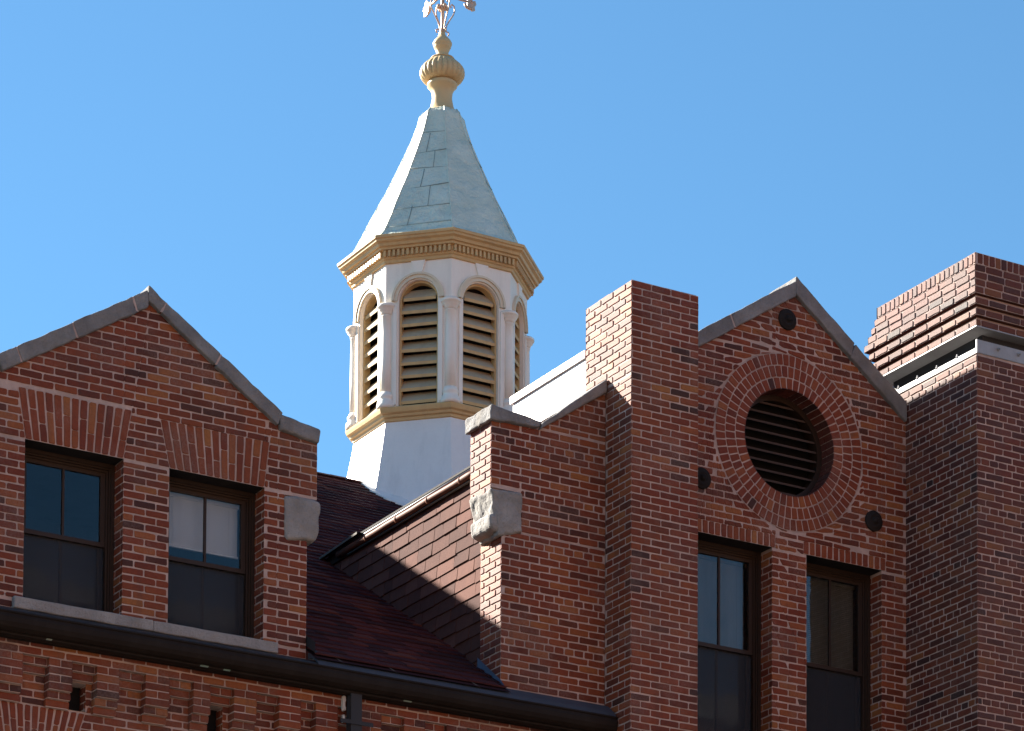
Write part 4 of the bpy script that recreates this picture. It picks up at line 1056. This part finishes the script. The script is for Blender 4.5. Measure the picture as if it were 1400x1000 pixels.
        # tan inner frame and slats
        fm = MB(); lo = [(u * .985, z) for u, z in loop]; li = [(u * .90, z0 + (z - z0) * 1.0 if z < zs else zs + (z - zs) * .90) for u, z in loop]
        m3 = len(lo)
        v = [P(u, z, WR - .045) for u, z in lo] + [P(u, z, WR - .045) for u, z in li] + [P(u, z, WR - .13) for u, z in li]
        fm.add(v, [(i, m3 + i, m3 + i + 1, i + 1)[::-1] for i in range(m3 - 1)] + [(m3 + i, 2 * m3 + i, 2 * m3 + i + 1, m3 + i + 1)[::-1] for i in range(m3 - 1)], M_TAN)
        cpart(fm, 'louvre_frame', wl)
        for j in range(9):
            zc = z0 + .06 + j * .1515
            top = zc + .10
            half = ow * .90 if top < zs else ow * .90 * math.sqrt(max(0.03, 1 - ((top - .02 - zs) / (ow * .93)) ** 2)) if top - .02 < zs + ow * .9 else 0
            if half < .05: continue
            sm = MB(); d0, d1 = WR - .05, WR - .15
            jx = random.uniform(-.004, .004)
            v = [P(-half, zc + jx, d0), P(half, zc - jx, d0), P(half, zc + .034 - jx, d0 + .006), P(-half, zc + .034 + jx, d0 + .006), P(-half, zc + .105, d1), P(half, zc + .105, d1), P(half, zc + .162, d1), P(-half, zc + .162, d1)]
            sm.add(v, [(3, 2, 6, 7), (1, 0, 4, 5), (0, 3, 7, 4), (1, 5, 6, 2), (4, 7, 6, 5)], M_LOUVRE); sm.add(v[:4], [(0, 1, 2, 3)], M_TAN)
            cpart(sm, 'louvre_slat', wl)
        # engaged column on the corner
        a2 = a + math.pi / 8; R8 = WR / math.cos(math.pi / 8) - .028
        px, py = CX + R8 * math.cos(a2), CY + R8 * math.sin(a2)
        cm = MB(); lathe(cm, px, py, [(.066, 16.38), (.066, 16.8), (.063, 17.1), (.060, 17.28), (.067, 17.285), (.067, 17.295), (.060, 17.30)], M_CREAM, 20)
        cl = cpart(cm, 'column')
        bm_ = MB(); lathe(bm_, px, py, [(.115, 16.19), (.115, 16.235), (.11, 16.24), (.108, 16.27), (.09, 16.285), (.088, 16.31), (.095, 16.32), (.095, 16.345), (.08, 16.36), (.074, 16.385)], M_CREAM, 20); cpart(bm_, 'column_base', cl)
        bm_ = MB(); lathe(bm_, px, py, [(.068, 17.30), (.075, 17.325), (.088, 17.345), (.10, 17.355), (.10, 17.375), (.116, 17.38), (.118, 17.405), (.105, 17.42), (.05, 17.425)], M_CREAM, 20); cpart(bm_, 'capital', cl)
    # dark inside and floor so the sky does not show through
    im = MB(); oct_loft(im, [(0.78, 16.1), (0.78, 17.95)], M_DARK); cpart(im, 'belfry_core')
    # spire
    sp = MB()
    prof = [(1.128, 18.185), (1.04, 18.225), (0.985, 18.285), (0.93, 18.39), (0.865, 18.52), (0.795, 18.68), (0.70, 18.88), (0.60, 19.08), (0.50, 19.31), (0.40, 19.545), (0.322, 19.74), (0.262, 19.93), (0.243, 20.02), (0.20, 20.075)]
    oct_loft(sp, prof, M_SPIRE)
    s_ = cpart(sp, 'spire', None, 'pale green eight-sided metal spire with seams')
    def rad_at(z):
        for i in range(len(prof) - 1):
            if prof[i][1] <= z <= prof[i + 1][1]:
                q = (z - prof[i][1]) / (prof[i + 1][1] - prof[i][1]); return prof[i][0] + (prof[i + 1][0] - prof[i][0]) * q
        return .2
    sm = MB()
    for k in range(8):
        a = math.pi / 4 * k; n = Vector((math.cos(a), math.sin(a), 0)); tg = Vector((-math.sin(a), math.cos(a), 0)); c0 = Vector((CX, CY, 0))
        zs_ = [18.36, 18.62, 18.91, 19.17, 19.43, 19.7]
        for i, z in enumerate(zs_ if k % 2 else []):
            z += random.uniform(-.02, .02); r = rad_at(z); h = r * T8; sl = random.uniform(-.02, .02)
            tube(sm, [c0 + n * (r + .001) + tg * u + Z * (z + sl * u / h) for u in (-h * .99, -h * .3, h * .3, h * .99)],   .0045, M_SEAM, 6)
            if i < 5 and k % 2:
                z2 = zs_[i + 1]; u = (0.25 if i % 2 else -0.3) + random.uniform(-.1, .1)
                tube(sm, [c0 + n * (rad_at(zz) + .001) + tg * (u * rad_at(zz) * T8) + Z * zz for zz in (z, (z + z2) / 2, z2)], .0045, M_SEAM, 6)
        a2 = a + math.pi / 8; e = Vector((math.cos(a2), math.sin(a2), 0))
        tube(sm, [c0 + e * (r / math.cos(math.pi / 8)) + Z * z for r, z in prof[1:]], .009, M_SPIRE, 6)
    cpart(sm, 'standing_seams', s_)
    fm = MB(); lathe(fm, CX, CY, [(.222, 20.045), (.215, 20.06), (.18, 20.088), (.155, 20.11), (.135, 20.17), (.118, 20.26), (.125, 20.33), (.15, 20.385), (.178, 20.41), (.178, 20.44), (.16, 20.455), (.15, 20.465)], M_BALL, 32)
    lathe(fm, CX, CY, [(.18, 20.465), (.235, 20.49), (.262, 20.53), (.270, 20.57), (.26, 20.615), (.225, 20.66), (.18, 20.70), (.145, 20.725), (.13, 20.735)], M_BALL, 96, (20.47, 20.715, 24, .10))
    lathe(fm, CX, CY, [(.15, 20.735), (.14, 20.75), (.085, 20.765), (.07, 20.80), (.078, 20.84), (.095, 20.875), (.102, 20.885), (.10, 20.90), (.112, 20.915), (.115, 20.935), (.10, 20.965), (.07, 21.0), (.045, 21.02), (.033, 21.05), (.03, 21.08)], M_BALL, 32)
    cpart(fm, 'finial', None, 'buff turned finial with a fluted ball')
build_cupola()

# ================================================================== weathervane
V = thing('weathervane', (CX, CY, 21.08), 'gilded weathervane with scrolled brackets on the cupola finial, cut by the top of the picture', 'weathervane')
def build_vane():
    mb = MB(); c = Vector((CX, CY, 0)); Z = Vector((0, 0, 1))
    lathe(mb, CX, CY, [(.030, 21.06), (.034, 21.09), (.026, 21.12), (.022, 21.15), (.020, 21.33), (.034, 21.345), (.044, 21.37), (.034, 21.40), (.022, 21.415), (.02, 22.5)], M_GOLD, 14)
    mb.build('mast', V, V)
    for k in range(4):
        a = math.pi / 2 * k + math.pi / 4 * 0; d = Vector((math.cos(a), math.sin(a), 0)); s = MB()
        pts = [(.075, 21.05), (.088, 21.075), (.075, 21.095), (.055, 21.09), (.04, 21.12), (.06, 21.18), (.10, 21.25), (.145, 21.32), (.165, 21.38), (.155, 21.43), (.125, 21.445), (.105, 21.42), (.115, 21.40)]
        tube(s, [c + d * r + Z * z for r, z in pts], .0085, M_GOLD, 8); s.build('scroll_bracket', V, V)
        s = MB(); lathe(s, CX + d.x * .055, CY + d.y * .055, [(.001, 21.34), (.022, 21.355), (.03, 21.375), (.02, 21.395), (.001, 21.41)], M_GOLD, 10); s.build('hub_bead', V, V)
        # arm with a leaf-shaped pointer
        s = MB(); z = 21.535; tube(s, [c + d * .02 + Z * z, c + d * .36 + Z * z], .013, M_GOLD, 8)
        side = Vector((-d.y, d.x, 0))
        out = [(.33, 0), (.35, .065), (.385, .085), (.41, .06), (.40, .02), (.44, .03), (.455, -.01), (.43, -.05), (.44, -.085), (.40, -.10), (.37, -.07), (.36, -.095), (.335, -.06)]
        v = [c + d * r + Z * (z + h) + side * .012 for r, h in out] + [c + d * r + Z * (z + h) - side * .012 for r, h in out]; n = len(out)
        s.add(v, [tuple(range(n)), tuple(range(n, 2 * n))[::-1]] + [(i, n + i, n + (i + 1) % n, (i + 1) % n) for i in range(n)], M_GOLD)
        tube(s, [c + d * r + Z * (z + h) for r, h in ((.30, -.03), (.33, -.07), (.38, -.075), (.42, -.045), (.41, .0), (.37, .01))], .018, M_GOLD, 8)
        s.build('pointer_arm', V, V)
    s = MB(); lathe(s, CX, CY, [(.02, 21.50), (.05, 21.515), (.055, 21.535), (.05, 21.555), (.02, 21.57)], M_GOLD, 14); s.build('hub', V, V)
    s = MB(); d = Vector((.8, -.6, 0)); z = 22.2
    tube(s, [c - d * .55 + Z * z, c + d * .6 + Z * z], .014, M_GOLD, 8); tube(s, [c + d * .6 + Z * z, c + d * .75 + Z * z], .06, M_GOLD, 10, .002)
    v = [c - d * .3 + Z * (z - .02), c - d * .62 + Z * (z - .16), c - d * .55 + Z * z, c - d * .62 + Z * (z + .16), c - d * .3 + Z * (z + .02)]; sd = Vector((.6, .8, 0)) * .008
    s.add([p + sd for p in v] + [p - sd for p in v], [(0, 1, 2, 3, 4), (9, 8, 7, 6, 5)] + [(i, 5 + i, 5 + (i + 1) % 5, (i + 1) % 5) for i in range(5)], M_GOLD)
    s.build('arrow', V, V)
build_vane()

# ================================================================== the sunlit row across the street (behind the camera; it lights the shaded front)
M_FACING = paint_mat('sunlit_brick_front', (0.17, 0.085, 0.052), 0.9, 0.3, (0.12, 0.06, 0.04))
A = thing('facing_building', (15, -12, 0), 'long brick building across the street, behind the viewer', 'building')
def build_facing():
    mb = MB(); x0, x1, yf, h = -25, 60, -12.0, 24.0
    box(mb, x0, x1, yf - 12, yf, 0, h, M_FACING); box(mb, x0 - .3, x1 + .3, yf - 12.2, yf + .3, h, h + .5, M_STONE)
    mb.build('wall', A).location = (0, 0, 0)
    for o in A.children: o.location = (-A.location.x, -A.location.y, -A.location.z)
    proto = None
    for r in range(6):
        for c in range(17):
            X, Z = x0 + 2.4 + c * 5, 1.2 + r * 3.6
            if proto is None:
                w = MB(); box(w, -.65, .65, 0, .06, 0, 1.9, M_STONE); box(w, -.55, .55, .06, .07, .1, 1.8, M_DARK); proto = w.build('window', A); o = proto
            else:
                o = proto.copy(); COL.objects.link(o); o.parent = A
            o.location = (X - A.location.x, yf - A.location.y + .002, Z)
build_facing()
